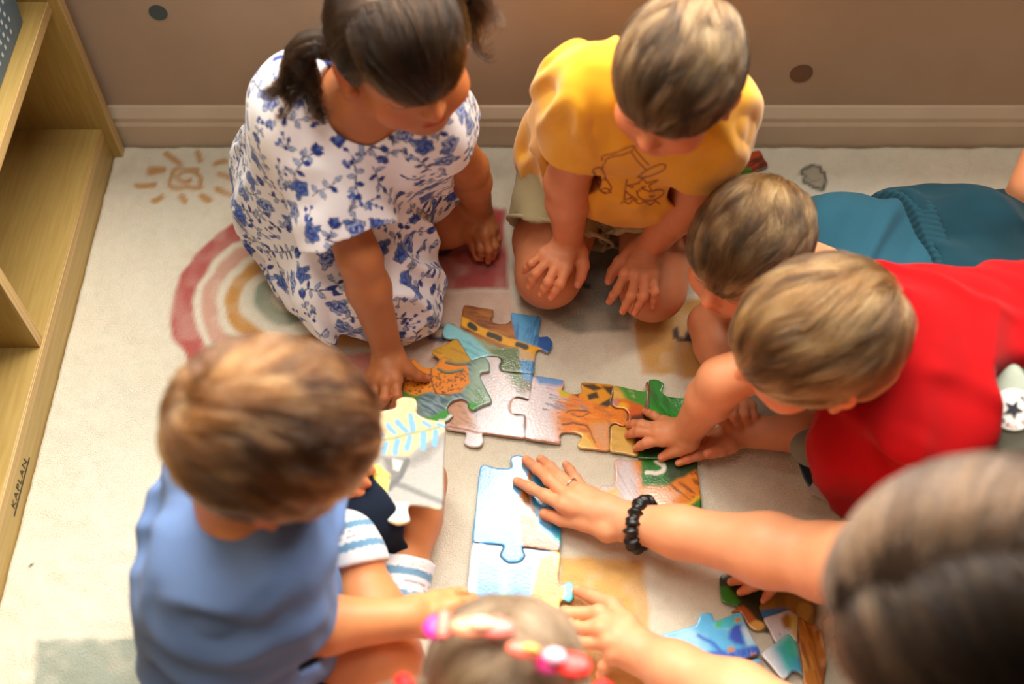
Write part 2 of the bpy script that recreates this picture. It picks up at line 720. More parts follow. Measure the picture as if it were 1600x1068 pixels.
def rug():
    X0, X1, Y0, Y1, h = -0.6025, 0.98, 0.12, WALL_Y - 0.018, 0.0042
    xs, ys = np.arange(X0, X1, h), np.arange(Y0, Y1, h)
    gx, gy = np.meshgrid(xs, ys, indexing='ij')
    x, y = gx.ravel(), gy.ravel()
    px, py = to_px(x, y)
    P = Paint(px, py, lin(236, 228, 206), wob=5, wfreq=0.045)
    P.mottle(0.006, (226, 226, 212), 0.35, 2)
    # rainbow: five concentric arches, its legs running to the right
    cx, cy = J(446, 464, 0)[:2]
    qx = x + 0.004 * vnoise(np.stack([x * 45, y * 45, x * 0], 1))
    qy = y + 0.004 * vnoise(np.stack([x * 45, y * 45, x * 0 + 9], 1))
    dx = np.minimum(qx - cx, 0)
    rr = np.hypot(dx, qy - cy)
    on = (qx < cx + 0.30)
    ro = np.linalg.norm(J(268, 464, 0)[:2] - np.array([cx, cy]))
    for r0, r1, col in ((0.80, 1.0, (186, 68, 66)), (0.595, 0.735, (218, 164, 144)), (0.385, 0.52, (210, 146, 56)), (0.13, 0.27, (150, 164, 142))):
        m = np.clip(0.5 + np.minimum(rr - r0 * ro, r1 * ro - rr) / 0.006, 0, 1) * on * (np.abs(qy - cy) < ro * 1.05)
        P.put(m * 0.92, lin(col))
    # sun
    SUN = (202, 140, 52)
    sp = []
    for i in range(46):
        a = i / 45 * 2 * math.pi * 1.75 + 0.6
        r = 6 + 27 * (i / 45) ** 0.8 if i < 26 else 26 + 3 * math.sin(i)
        sp.append((293 + r * 1.05 * math.cos(a), 277 + r * 0.62 * math.sin(a)))
    P.line(sp, 7, SUN, 4, 0.85)
    for (a, b, c, d) in ((262, 242, 278, 256), (308, 238, 313, 248), (340, 256, 354, 251), (346, 275, 363, 277), (340, 297, 360, 302), (318, 303, 324, 313),
                         (280, 304, 285, 313), (238, 312, 252, 302), (216, 289, 236, 285), (232, 265, 252, 264)):
        P.line([(a, b), (c, d)], 9, SUN, 4, 0.85)
    # hopscotch squares
    sq = [([(650, 336), (786, 320), (798, 449), (652, 454)], (186, 68, 68)),
          ([(640, 458), (800, 453), (806, 560), (640, 575)], (224, 188, 168)),
          ([(804, 330), (978, 330), (990, 512), (904, 522), (812, 478)], (146, 146, 130)),
          ([(992, 478), (1130, 462), (1136, 588), (1000, 584)], (212, 156, 70)),
          ([(874, 868), (1006, 874), (1016, 985), (1010, 1075), (868, 1072)], (236, 184, 98)),
          ([(60, 1000), (296, 992), (318, 1120), (40, 1120)], (160, 170, 156)),
          ([(310, 1040), (470, 1030), (480, 1150), (320, 1150)], (178, 104, 74)),
          ([(540, 552), (590, 548), (600, 596), (545, 600)], (216, 132, 118)),
          ([(1302, 322), (1358, 330), (1344, 362), (1306, 352)], (206, 158, 80))]
    for pts, col in sq:
        P.poly(pts, col, 7, 0.92)
    P.mottle(0.05, (250, 236, 214), 0.20, 5)
    P.mottle(0.12, (190, 160, 130), 0.08, 8)
    NAVY = (26, 36, 56)
    P.line(smooth_line([(662, 384), (672, 396), (694, 395), (706, 384), (716, 374), (738, 380)]), 7, NAVY, 3, 0.9)
    P.line(smooth_line([(668, 372), (690, 369), (712, 371)]), 6, NAVY, 3, 0.9)
    ring = [(683 + 14 * math.cos(t), 521 + 10 * math.sin(t)) for t in np.linspace(0, 2 * math.pi, 20)]
    P.line(ring, 7, (50, 66, 92), 3, 0.9)
    P.line(smooth_line([(905, 440), (913, 444), (920, 449)]), 7, NAVY, 3, 0.9)
    P.line(smooth_line([(1052, 512), (1058, 528), (1074, 530), (1074, 514), (1086, 506), (1100, 510)]), 8, NAVY, 3, 0.9)
    P.line(smooth_line([(1074, 530), (1084, 536)]), 7, NAVY, 3, 0.9)
    P.line(smooth_line([(884, 948), (905, 955), (930, 953)]), 9, (66, 74, 96), 3, 0.9)
    tree = [(1271, 254), (1278, 258), (1279, 268), (1286, 270), (1289, 284), (1284, 293), (1272, 293), (1262, 288), (1253, 287),
            (1256, 278), (1248, 274), (1254, 265), (1263, 260), (1267, 254)]
    P.poly(tree, (176, 168, 148), 3, 0.9)
    P.line(tree + [tree[0]], 4.5, (62, 66, 58), 2.5, 0.9)
    P.line(smooth_line([(1258, 278), (1270, 284), (1282, 280)]), 2.5, (120, 116, 100), 2, 0.5)
    P.disc(48, 880, 2, 1.6, (60, 50, 40), 1.5)
    # pile relief
    q = np.stack([x, y, np.zeros_like(x)], 1)
    z = 0.0016 * vnoise(q * 26) + 0.0011 * vnoise(q * 70 + 5) + 0.0007 * vnoise(q * 190 + 9) - 0.0016
    nx, ny = len(xs), len(ys)
    verts = np.stack([x, y, z], 1)
    idx = np.arange(nx * ny).reshape(nx, ny)
    faces = np.stack([idx[:-1, :-1], idx[1:, :-1], idx[1:, 1:], idx[:-1, 1:]], -1).reshape(-1, 4)
    # edge skirt down to the floor
    ring_i = np.concatenate([idx[:, 0], idx[-1, 1:], idx[-2::-1, -1], idx[0, -2:0:-1]])
    low = verts[ring_i].copy()
    low[:, 2] = -0.013
    k = len(ring_i)
    li = np.arange(k) + len(verts)
    nxt = np.roll(np.arange(k), -1)
    side = np.stack([ring_i, li, li[nxt], ring_i[nxt]], 1)
    V = np.concatenate([verts, low])
    C = np.concatenate([P.c, P.c[ring_i]])
    me = mesh_np('rug', V, np.concatenate([faces, side]), True, C)
    m = attr_mat('rug_pile', 0.95, None, 0, 0, 0.15, 0.25, 0.10, 900)
    noise_bump(m.node_tree, m.node_tree.nodes['Principled BSDF'], 620, 0.75, 0.004, 6)
    o = link('play_rug', me, m)
    tag(o, 'cream play rug with rainbow, sun and coloured number squares under everyone', 'rug')


rug()


# ------------------------------------------------------------------ plywood shelf unit on the left
def shelf():
    xf, xb, y0, y1 = -0.603, -0.90, 0.30, 1.212
    s = empty('storage_shelf', ((xf + xb) / 2, (y0 + y1) / 2, -0.012), 'low birch plywood storage shelf standing along the left edge', 'shelf')
    T = 0.016

    def board(nm, lo, hi, edge_lo, edge_hi, upright=False):
        b = box(nm, lo, hi, M_WOOD_V if upright else M_WOOD, s, 0.0012)
        e = box('plywood_edge', edge_lo, edge_hi, M_PLY_V if upright else M_PLY, b, 0.0008)
        return b

    e = 0.002
    board('bottom_board', (xb, y0 + T, 0.044), (xf - e, y1 - T, 0.060), (xf - e, y0 + T, 0.044), (xf, y1 - T, 0.060))
    box('kick_rail', (xf - 0.018, y0 + T, -0.012), (xf - 0.001, y1 - T, 0.044), M_WOOD, s, 0.001)
    board('middle_board', (xb, y0 + T, 0.279), (xf - e, y1 - T, 0.295), (xf - e, y0 + T, 0.279), (xf, y1 - T, 0.295))
    board('top_board', (xb, y0 + T, 0.575), (xf - e, y1 - T, 0.591), (xf - e, y0 + T, 0.575), (xf, y1 - T, 0.591))
    board('side_panel', (xb, y1 - T, -0.008), (xf + 0.012, y1, 0.591), (xf + 0.012, y1 - T, -0.008), (xf + 0.014, y1, 0.591), True)
    board('side_panel', (xb, y0, -0.008), (xf + 0.012, y0 + T, 0.591), (xf + 0.012, y0, -0.008), (xf + 0.014, y0 + T, 0.591), True)
    board('divider', (xb, 0.812, 0.060), (xf - 0.006, 0.828, 0.279), (xf - 0.006, 0.812, 0.060), (xf - 0.004, 0.828, 0.279), True)
    box('back_panel', (xb - 0.006, y0, 0.0), (xb, y1, 0.591), M_WOOD_V, s)
    foot = box('foot', (xf - 0.004, y1 - 0.004, -0.012), (xf + 0.010, y1 + 0.008, -0.001), plain('black_plastic', (22, 20, 18), 0.5), s, 0.002)
    # black lettering with an underline on the kick rail
    cu = bpy.data.curves.new('lettering', 'FONT')
    cu.body = 'KAPLAN'
    cu.size = 0.0155
    cu.extrude = 0.0003
    cu.space_character = 1.2
    cu.align_x = 'CENTER'
    tmp = bpy.data.objects.new('lettering_tmp', cu)
    COL.objects.link(tmp)
    bpy.context.view_layer.update()
    me = bpy.data.meshes.new_from_object(tmp.evaluated_get(bpy.context.evaluated_depsgraph_get()))
    bpy.data.objects.remove(tmp)
    M_INK = plain('black_ink', (30, 26, 20), 0.6)
    o = link('lettering', me, None, s)
    me.materials.clear()
    me.materials.append(M_INK)
    # face +x, reading away from the camera
    yc = (J(12, 790, 0.02)[1] + J(34, 728, 0.02)[1]) / 2
    base = np.array(s.location)
    o.matrix_local = Matrix.Translation(Vector((xf - 0.0008, yc, 0.022)) - Vector(base)) @ Matrix(((0, 0, 1, 0), (1, 0, 0, 0), (0, 1, 0, 0), (0, 0, 0, 1)))
    box('underline', (xf - 0.0012, yc - 0.040, 0.0175), (xf - 0.0002, yc + 0.040, 0.0193), M_INK, s)


shelf()


def basket():
    c = J(-8, 32, 0.34)
    x0, x1, y0, y1, z0, z1 = -0.86, -0.616, 0.955, 1.165, 0.2965, 0.43
    s = empty('storage_basket', ((x0 + x1) / 2, (y0 + y1) / 2, z0), 'blue-grey perforated basket on the plywood shelf at top left', 'basket')
    m1 = plain('basket_plastic', (86, 108, 122), 0.5)
    m2 = plain('basket_holes', (196, 204, 200), 0.5)
    v = []
    for z, g in ((z0, 0.010), (z1, 0.0), (z1, 0.004), (z0 + 0.004, 0.014)):
        v += [(x0 + g, y0 + g, z), (x1 - g, y0 + g, z), (x1 - g, y1 - g, z), (x0 + g, y1 - g, z)]
    f = [(3, 2, 1, 0), (12, 13, 14, 15)]
    for a in (0, 4, 8):
        f += [(a + i, a + (i + 1) % 4, a + 4 + (i + 1) % 4, a + 4 + i) for i in range(4)]
    pydata('basket_body', v, f, m1, s)
    box('rim', (x0 - 0.004, y0 - 0.004, z1 - 0.008), (x1 + 0.003, y0 + 0.002, z1 + 0.002), m1, s, 0.002)
    box('rim', (x1 - 0.003, y0 - 0.004, z1 - 0.008), (x1 + 0.004, y1 + 0.004, z1 + 0.002), m1, s, 0.002)
    # pale woven dashes on the two faces one can see
    vv, ff = [], []
    for r in range(8):
        for k in range(11):
            z = z0 + 0.018 + r * 0.0135
            g = 0.010 * (1 - (z - z0) / (z1 - z0))
            y = y0 + 0.016 + k * 0.014 + (r % 2) * 0.007
            b = len(vv)
            x = x1 - g
            vv += [(x + 0.0008, y, z), (x + 0.0008, y + 0.005, z), (x + 0.0008, y + 0.005, z + 0.006), (x + 0.0008, y, z + 0.006)]
            ff.append((b, b + 1, b + 2, b + 3))
            xx = x0 + 0.016 + k * 0.019 + (r % 2) * 0.009
            b = len(vv)
            yy = y0 + g - 0.0008
            vv += [(xx, yy, z), (xx + 0.006, yy, z), (xx + 0.006, yy, z + 0.006), (xx, yy, z + 0.006)]
            ff.append((b, b + 1, b + 2, b + 3))
    pydata('woven_dashes', vv, ff, m2, s, kind='stuff')


basket()


# ------------------------------------------------------------------ floor puzzle
def puzzle_mat(name, rough):
    m = attr_mat(name, rough, None, 0, 1.0, 0.5, 0.0, 0.06, 300)
    b = m.node_tree.nodes['Principled BSDF']
    out, src = noise_bump(m.node_tree, b, 330, 0.11, 0.002, 3)
    # the varnish follows the same fine relief
    m.node_tree.links.new(b.inputs['Normal'].links[0].from_socket, b.inputs['Coat Normal'])
    b.inputs['Coat Roughness'].default_value = 0.10
    b.inputs['Coat IOR'].default_value = 1.47
    return m


M_PUZ = puzzle_mat('printed_card', 0.42)
M_PEDGE = plain('grey_board_edge', (150, 130, 108), 0.9)


def piece(name, outline, painter, label, z=0.003, tilt=(0, 0), th=0.0035, step=0.0016, rounding=5, sat=1.2, group='floor puzzle pieces on the rug'):
    """card piece cut along `outline`; top face dense so that its print sits in the mesh. tilt = height gain per metre along x, y"""
    pts = smooth_line(outline, rounding, True, 0.36)
    W = np.array([J(a, b, z + th)[:2] for a, b in pts])
    # even resample of the outline
    seg = np.linalg.norm(np.roll(W, -1, 0) - W, axis=1)
    cum = np.concatenate([[0], np.cumsum(seg)])
    n = max(24, int(cum[-1] / (step * 1.4)))
    t = np.linspace(0, cum[-1], n, endpoint=False)
    Wc = np.vstack([W, W[:1]])
    B = np.stack([np.interp(t, cum, Wc[:, 0]), np.interp(t, cum, Wc[:, 1])], 1)
    area = 0.5 * np.sum(B[:, 0] * np.roll(B[:, 1], -1) - np.roll(B[:, 0], -1) * B[:, 1])
    if area < 0: B = B[::-1]
    # inset ring makes a rounded, die-cut rim
    tan = np.roll(B, -1, 0) - np.roll(B, 1, 0)
    tan /= np.maximum(np.linalg.norm(tan, axis=1), 1e-9)[:, None]
    inn = np.stack([-tan[:, 1], tan[:, 0]], 1)
    R1 = B + inn * 0.0007
    lo, hi = B.min(0), B.max(0)
    gx, gy = np.meshgrid(np.arange(lo[0], hi[0], step), np.arange(lo[1], hi[1], step), indexing='ij')
    g = np.stack([gx.ravel(), gy.ravel()], 1)
    g[:, 0] += (np.round((g[:, 1] - lo[1]) / step) % 2) * step * 0.5
    ring = [tuple(p) for p in R1]
    ok = poly_in(g[:, 0], g[:, 1], ring) & (seg_dist(g[:, 0], g[:, 1], ring + ring[:1]) > step * 0.7)
    g = g[ok]
    vin = [Vector(p) for p in R1] + [Vector(p) for p in g]
    vo, _, fo, *_ = delaunay_2d_cdt(vin, [], [list(range(n))], 1, 1e-7)
    vo = np.array([tuple(p) for p in vo])
    c0 = B.mean(0)

    def zof(xy):
        return z + (xy[:, 0] - c0[0]) * tilt[0] + (xy[:, 1] - c0[1]) * tilt[1]
    top = np.column_stack([vo, zof(vo) + th])
    rim = np.column_stack([B, zof(B) + th - 0.0008])
    bot = np.column_stack([B, zof(B)])
    nv = len(top)
    V = np.concatenate([top, rim, bot])
    i = np.arange(n)
    j = np.roll(i, -1)
    q1 = np.stack([nv + i, nv + j, j, i], 1)            # rim to inset ring (same indices as the first n points)
    q2 = np.stack([nv + n + i, nv + n + j, nv + j, nv + i], 1)
    px, py = to_px(V[:, 0], V[:, 1], V[:, 2])
    C = painter(px, py)
    lum = C @ V3(.3, .6, .1)
    C = np.clip(lum[:, None] + (C - lum[:, None]) * sat, 0.003, 1)
    board = lin(168, 146, 120)
    C[nv + n:] = board
    me = bpy.data.meshes.new(name)
    faces = [tuple(f) for f in fo] + [tuple(q) for q in q1] + [tuple(q) for q in q2] + [tuple(range(nv + 2 * n - 1, nv + n - 1, -1))]
    me.from_pydata([tuple(p) for p in V], [], faces)
    me.update()
    sm = np.zeros(len(me.polygons), bool)
    sm[:len(fo) + n] = True
    me.polygons.foreach_set('use_smooth', sm)
    set_col(me, C)
    me.materials.append(M_PUZ)
    o = bpy.data.objects.new(name, me)
    COL.objects.link(o)
    tag(o, label, 'puzzle piece', group)
    return o


def crop(x0, y0, s, pts):
    return [(x0 + a / s, y0 + b / s) for a, b in pts]


A = lambda p: crop(540, 460, 4.109, p)
Bc = lambda p: crop(780, 560, 3.81, p)
Hc = lambda p: crop(700, 690, 3.956, p)
Kc = lambda p: crop(1100, 850, 4.9, p)


def art_log(px, py):
    P = Paint(px, py, lin(150, 92, 40), 1.5, 0.1)
    P.streaks(0.15, 0.35, (96, 54, 22), 0.7, 3)
    P.streaks(0.3, 0.2, (186, 126, 62), 0.6, 7)
    P.poly(A([(600, 160), (740, 215), (830, 270), (980, 340), (1110, 350), (1150, 560), (1000, 520), (780, 440), (700, 300), (610, 290)]), (150, 160, 128), 4)
    P.poly(A([(600, 160), (735, 215), (820, 275), (930, 370), (900, 450), (780, 440), (700, 300), (610, 290)]), (150, 208, 216), 5)
    P.streaks(0.5, 0.4, (88, 176, 190), 0.6, 5, A([(740, 250), (930, 380), (900, 450), (780, 440)]))
    P.poly(A([(930, 350), (1100, 345), (1140, 560), (1060, 520), (960, 420)]), (96, 120, 78), 6)
    P.streaks(1.0, 0.5, (60, 84, 46), 0.6, 9, A([(930, 350), (1100, 345), (1140, 560), (1000, 500)]))
    P.poly(A([(1055, 112), (1255, 138), (1330, 260), (1320, 380), (1230, 360), (1205, 540), (1130, 545), (1110, 350), (1090, 260)]), (92, 158, 204), 3)
    P.streaks(1.75, 0.5, (40, 92, 156), 0.7, 4, A([(1055, 112), (1255, 138), (1330, 260), (1320, 380), (1230, 360), (1205, 540), (1130, 545), (1110, 350)]))
    P.poly(A([(1112, 350), (1225, 355), (1215, 430), (1118, 415)]), (206, 176, 132), 4)
    P.poly(A([(1235, 262), (1340, 262), (1340, 380), (1235, 350)]), (44, 96, 168), 3)
    st = A([(735, 165), (800, 198), (870, 235), (960, 270), (1050, 305), (1150, 335), (1235, 360)])
    P.line(st, 12, (232, 176, 24), 2)
    for a, b in ((0.16, 0.24), (0.42, 0.56), (0.76, 0.85)):
        q = [tuple(np.array([np.interp(t, np.linspace(0, 1, 7), [p[0] for p in st]), np.interp(t, np.linspace(0, 1, 7), [p[1] for p in st])])) for t in np.linspace(a, b, 5)]
        P.line(q, 9, (44, 44, 26), 2)
    return P.c


def art_fur_white(px, py):
    P = Paint(px, py, lin(224, 220, 226), 2, 0.08)
    P.streaks(0.8, 0.3, (186, 200, 216), 0.5, 2)
    P.streaks(2.2, 0.5, (234, 208, 196), 0.5, 6)
    P.poly(A([(1000, 380), (1210, 480), (1200, 620), (1120, 640), (1060, 560)]), (120, 140, 110), 14)
    P.poly(A([(1130, 500), (1210, 500), (1200, 560), (1140, 550)]), (110, 160, 206), 4)
    P.poly(A([(640, 660), (760, 650), (800, 740), (840, 860), (640, 870)]), (196, 150, 120), 14)
    P.streaks(0.5, 0.6, (110, 110, 120), 0.6, 12, A([(640, 700), (840, 720), (840, 860), (640, 870)]))
    P.streaks(0.3, 0.6, (168, 90, 120), 0.5, 15, A([(1090, 560), (1230, 540), (1200, 680), (1090, 660)]))
    P.line(A([(640, 852), (780, 870), (885, 892), (1000, 905), (1150, 922)]), 3, (150, 84, 36), 2)
    return P.c


def art_orange(px, py):
    P = Paint(px, py, lin(226, 136, 36), 2, 0.08)
    P.poly(Bc([(140, 80), (330, 120), (390, 230), (330, 330), (370, 520), (130, 500), (40, 300)]), (222, 214, 218), 26)
    P.poly(Bc([(190, 90), (400, 110), (380, 165), (240, 150)]), (104, 150, 204), 6)
    P.streaks(0.2, 0.5, (150, 60, 110), 0.5, 8, Bc([(200, 130), (330, 130), (330, 200), (200, 230)]))
    P.streaks(0.25, 0.5, (118, 124, 150), 0.75, 3, Bc([(300, 210), (480, 250), (560, 300), (440, 330), (260, 300)]))
    P.streaks(0.15, 0.3, (176, 96, 18), 0.55, 5, Bc([(330, 220), (700, 200), (700, 560), (360, 520)]))
    P.streaks(0.1, 0.45, (240, 176, 84), 0.5, 25, Bc([(360, 300), (700, 240), (700, 560), (380, 480)]))
    P.poly(Bc([(440, 160), (480, 130), (700, 150), (690, 300), (600, 280), (500, 250)]), (214, 152, 32), 5)
    P.poly(Bc([(340, 190), (400, 180), (460, 210), (380, 230)]), (206, 186, 42), 4)
    for a in ([(490, 150), (560, 145), (620, 175), (560, 190)], [(520, 215), (580, 195), (600, 235), (530, 250)], [(600, 280), (660, 230), (690, 260), (640, 290)],
              [(440, 215), (470, 205), (470, 235)], [(610, 160), (680, 160), (670, 225)]):
        P.poly(Bc(a), (58, 46, 22), 3)
    P.line(Bc([(380, 390), (450, 380), (520, 395), (545, 440), (570, 500)]), 2.5, (92, 50, 14), 1.5)
    P.line(Bc([(400, 320), (470, 300), (540, 320)]), 2, (92, 50, 14), 1.5)
    P.line(Bc([(430, 330), (500, 345), (530, 330)]), 1.6, (92, 50, 14), 1.2)
    P.poly(Bc([(460, 440), (520, 450), (580, 540), (450, 540)]), (226, 186, 104), 5)
    P.poly(Bc([(540, 380), (660, 380), (660, 550), (600, 520), (560, 460)]), (212, 160, 120), 12)
    P.streaks(0.7, 0.6, (146, 110, 110), 0.5, 21, Bc([(560, 300), (760, 300), (750, 400), (640, 430)]))
    P.line(Bc([(150, 470), (260, 487), (365, 503)]), 3, (156, 86, 36), 2)
    return P.c


def art_grass(px, py):
    P = Paint(px, py, lin(212, 176, 104), 2, 0.08)
    P.streaks(0.2, 0.2, (188, 146, 76), 0.5, 4)
    P.poly(Bc([(690, 150), (890, 190), (890, 310), (780, 270)]), (74, 140, 62), 6)
    P.streaks(0.5, 0.6, (170, 176, 118), 0.9, 2, Bc([(680, 150), (800, 180), (820, 260), (700, 230)]))
    P.poly(Bc([(660, 240), (760, 245), (850, 280), (880, 330), (840, 365), (760, 370), (680, 300)]), (206, 104, 26), 6)
    P.disc(*Bc([(735, 285)])[0], 9, 6, (236, 180, 44), 6)
    P.disc(*Bc([(690, 265)])[0], 6, 8, (196, 136, 124), 4)
    P.line(Bc([(884, 130), (884, 200), (882, 300)]), 5, (128, 48, 40), 2)
    P.poly(Bc([(780, 340), (900, 330), (920, 480), (830, 585), (800, 500)]), (84, 44, 22), 6)
    return P.c


def art_green(px, py):
    P = Paint(px, py, lin(24, 128, 30), 2, 0.08)
    P.streaks(0.7, 0.35, (48, 160, 44), 0.7, 6)
    P.streaks(1.2, 0.5, (18, 78, 24), 0.6, 11)
    P.line(Bc([(884, 130), (884, 200), (882, 300)]), 5, (128, 48, 40), 2)
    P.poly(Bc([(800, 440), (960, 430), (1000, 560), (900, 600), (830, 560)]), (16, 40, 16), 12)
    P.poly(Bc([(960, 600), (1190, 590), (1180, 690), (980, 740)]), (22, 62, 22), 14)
    return P.c


def art_arm(px, py):
    P = Paint(px, py, lin(34, 116, 34), 2, 0.08)
    P.streaks(1.2, 0.5, (18, 70, 22), 0.7, 11)
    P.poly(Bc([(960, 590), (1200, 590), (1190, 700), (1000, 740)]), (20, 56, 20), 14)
    P.line(smooth_line(Bc([(880, 678), (930, 682), (975, 660), (965, 628), (935, 608)])), 7, (232, 234, 220), 2)
    P.poly(Bc([(680, 590), (848, 600), (845, 700), (860, 760), (1000, 765), (1060, 720), (1170, 665), (1200, 700), (1200, 830), (1080, 900), (700, 900), (580, 850), (590, 740)]), (214, 132, 56), 6)
    P.poly(Bc([(690, 590), (790, 600), (830, 720), (820, 880), (700, 870), (590, 830), (600, 740), (690, 720)]), (206, 196, 198), 16)
    P.streaks(1.0, 0.4, (150, 150, 160), 0.5, 3, Bc([(690, 590), (850, 600), (850, 900), (600, 880)]))
    P.poly(Bc([(590, 800), (700, 760), (720, 840), (690, 880), (590, 850)]), (222, 180, 110), 10)
    P.poly(Bc([(850, 770), (1000, 770), (1080, 790), (1000, 900), (840, 900)]), (226, 180, 150), 14)
    P.streaks(0.7, 0.4, (120, 62, 14), 0.8, 8, Bc([(1000, 700), (1190, 670), (1200, 830), (1040, 880)]))
    P.line(Bc([(1060, 890), (1130, 860), (1195, 815)]), 5, (214, 172, 52), 2)
    return P.c


def art_sky(px, py):
    P = Paint(px, py, lin(112, 166, 214), 2, 0.06)
    P.poly(Hc([(380, 70), (560, 80), (560, 300), (400, 330), (380, 160)]), (96, 156, 206), 8)
    P.mottle(0.05, (150, 190, 224), 0.5, 3, 0.1)
    P.poly(Hc([(150, 540), (420, 480), (440, 620), (480, 720), (420, 760), (150, 640)]), (86, 160, 210), 16)
    P.poly(Hc([(360, 425), (440, 425), (445, 475), (400, 478), (365, 460)]), (78, 152, 206), 6)
    P.poly(Hc([(415, 290), (470, 300), (460, 340), (430, 335)]), (120, 178, 220), 4)
    P.poly(Hc([(440, 360), (500, 180), (535, 190), (500, 300), (520, 420), (560, 540), (640, 600), (690, 625), (690, 690), (470, 650), (440, 520)]), (142, 92, 44), 4)
    P.streaks(0.5, 0.5, (98, 56, 22), 0.8, 5, Hc([(430, 440), (540, 440), (690, 620), (690, 690), (470, 650)]))
    P.streaks(1.3, 0.5, (196, 138, 60), 0.7, 9, Hc([(440, 180), (540, 180), (520, 420), (440, 420)]))
    P.poly(Hc([(445, 370), (515, 395), (525, 460), (440, 440)]), (214, 206, 204), 6)
    P.poly(Hc([(520, 200), (700, 260), (700, 640), (610, 585), (540, 490), (510, 330)]), (62, 150, 206), 4)
    P.poly(Hc([(515, 400), (620, 420), (640, 520), (560, 470)]), (168, 200, 222), 8)
    P.poly(Hc([(640, 560), (700, 580), (700, 630), (650, 600)]), (70, 180, 180), 6)
    P.line(Hc([(510, 330), (530, 450), (570, 540), (620, 590), (690, 625)]), 2, (212, 150, 50), 1.5)
    P.streaks(0.4, 0.6, (222, 196, 170), 0.7, 31, Hc([(440, 500), (560, 540), (620, 600), (500, 620)]))
    return P.c


def art_lake(px, py):
    P = Paint(px, py, lin(80, 146, 204), 2, 0.06)
    P.mottle(0.03, (124, 182, 224), 0.6, 3)
    P.poly(Hc([(90, 610), (180, 640), (160, 800), (170, 900), (130, 1070), (80, 1070)]), (212, 226, 242), 12)
    P.poly(Hc([(150, 620), (340, 640), (520, 660), (620, 700), (560, 730), (400, 760), (200, 720)]), (208, 222, 240), 16)
    P.poly(Hc([(320, 780), (375, 790), (370, 1000), (320, 990)]), (140, 216, 206), 14)
    P.poly(Hc([(570, 720), (640, 690), (690, 720), (690, 880), (725, 890), (715, 970), (650, 1080), (480, 1080), (530, 900)]), (232, 154, 84), 5)
    P.disc(*Hc([(600, 820)])[0], 14, 22, (242, 190, 70), 20, 0.8)
    P.streaks(0.9, 0.5, (206, 96, 50), 0.6, 4, Hc([(600, 720), (690, 700), (720, 880), (640, 960)]))
    P.poly(Hc([(645, 670), (700, 660), (690, 800), (660, 740)]), (224, 218, 130), 5)
    P.poly(Hc([(715, 850), (790, 850), (790, 1000), (700, 990), (722, 930)]), (96, 196, 206), 3)
    P.poly(Hc([(600, 960), (690, 980), (680, 1080), (560, 1080)]), (236, 206, 110), 8)
    return P.c


def art_spots(px, py):
    P = Paint(px, py, lin(112, 136, 132), 2, 0.08)
    P.streaks(0.3, 0.3, (58, 86, 110), 0.8, 4)
    P.streaks(0.6, 0.4, (168, 196, 206), 0.5, 13)
    P.poly(A([(840, 420), (930, 420), (930, 560), (940, 690), (820, 740), (760, 640)]), (150, 178, 160), 14)
    P.streaks(0.8, 0.5, (92, 140, 88), 0.6, 14, A([(720, 560), (940, 600), (940, 700), (800, 740)]))
    P.poly(A([(520, 790), (640, 740), (690, 760), (640, 830), (500, 830)]), (64, 150, 60), 5)
    P.poly(A([(770, 690), (840, 690), (840, 745), (790, 745)]), (60, 150, 60), 4)
    P.line(A([(600, 800), (650, 800), (680, 780)]), 4, (220, 226, 220), 2)
    P.poly(A([(340, 640), (420, 610), (500, 640), (420, 700), (340, 690)]), (74, 130, 44), 5)
    P.poly(A([(420, 400), (560, 480), (610, 405), (720, 410), (790, 470), (795, 560), (740, 630), (620, 650), (540, 620), (460, 650), (360, 610), (390, 500)]), (228, 146, 36), 3)
    P.poly(A([(540, 350), (715, 280), (805, 420), (700, 445), (620, 410)]), (198, 156, 64), 3)
    P.streaks(0.4, 0.3, (160, 116, 40), 0.6, 6, A([(540, 350), (715, 280), (805, 420), (650, 430)]))
    rs = np.random.default_rng(5)
    for _ in range(230):
        a, b = rs.uniform(380, 790), rs.uniform(450, 645)
        if poly_in(np.array([a]), np.array([b]), [(420, 470), (560, 520), (700, 480), (790, 500), (780, 580), (720, 630), (620, 645), (540, 600), (460, 640), (370, 605)])[0]:
            P.disc(*A([(a, b)])[0], 1.5, 1.1, (74, 38, 10), 1.2, 0.85)
    P.line(smooth_line(A([(640, 432), (700, 445), (795, 432)])), 4, (128, 132, 104), 1.5)
    P.line(smooth_line(A([(592, 478), (650, 498), (750, 480)])), 4, (128, 132, 104), 1.5)
    P.line(smooth_line(A([(640, 440), (700, 453), (795, 440)])), 1.6, (50, 40, 20), 1)
    P.line(smooth_line(A([(592, 486), (650, 506), (750, 488)])), 1.6, (50, 40, 20), 1)
    P.line(smooth_line(A([(545, 480), (548, 560), (580, 640)])), 2, (110, 60, 14), 1.5)
    P.line(A([(570, 620), (600, 640), (680, 650)]), 1.6, (70, 40, 14), 1.2)
    P.poly(A([(550, 355), (590, 385), (640, 372), (600, 410), (560, 390)]), (226, 160, 24), 2)
    return P.c


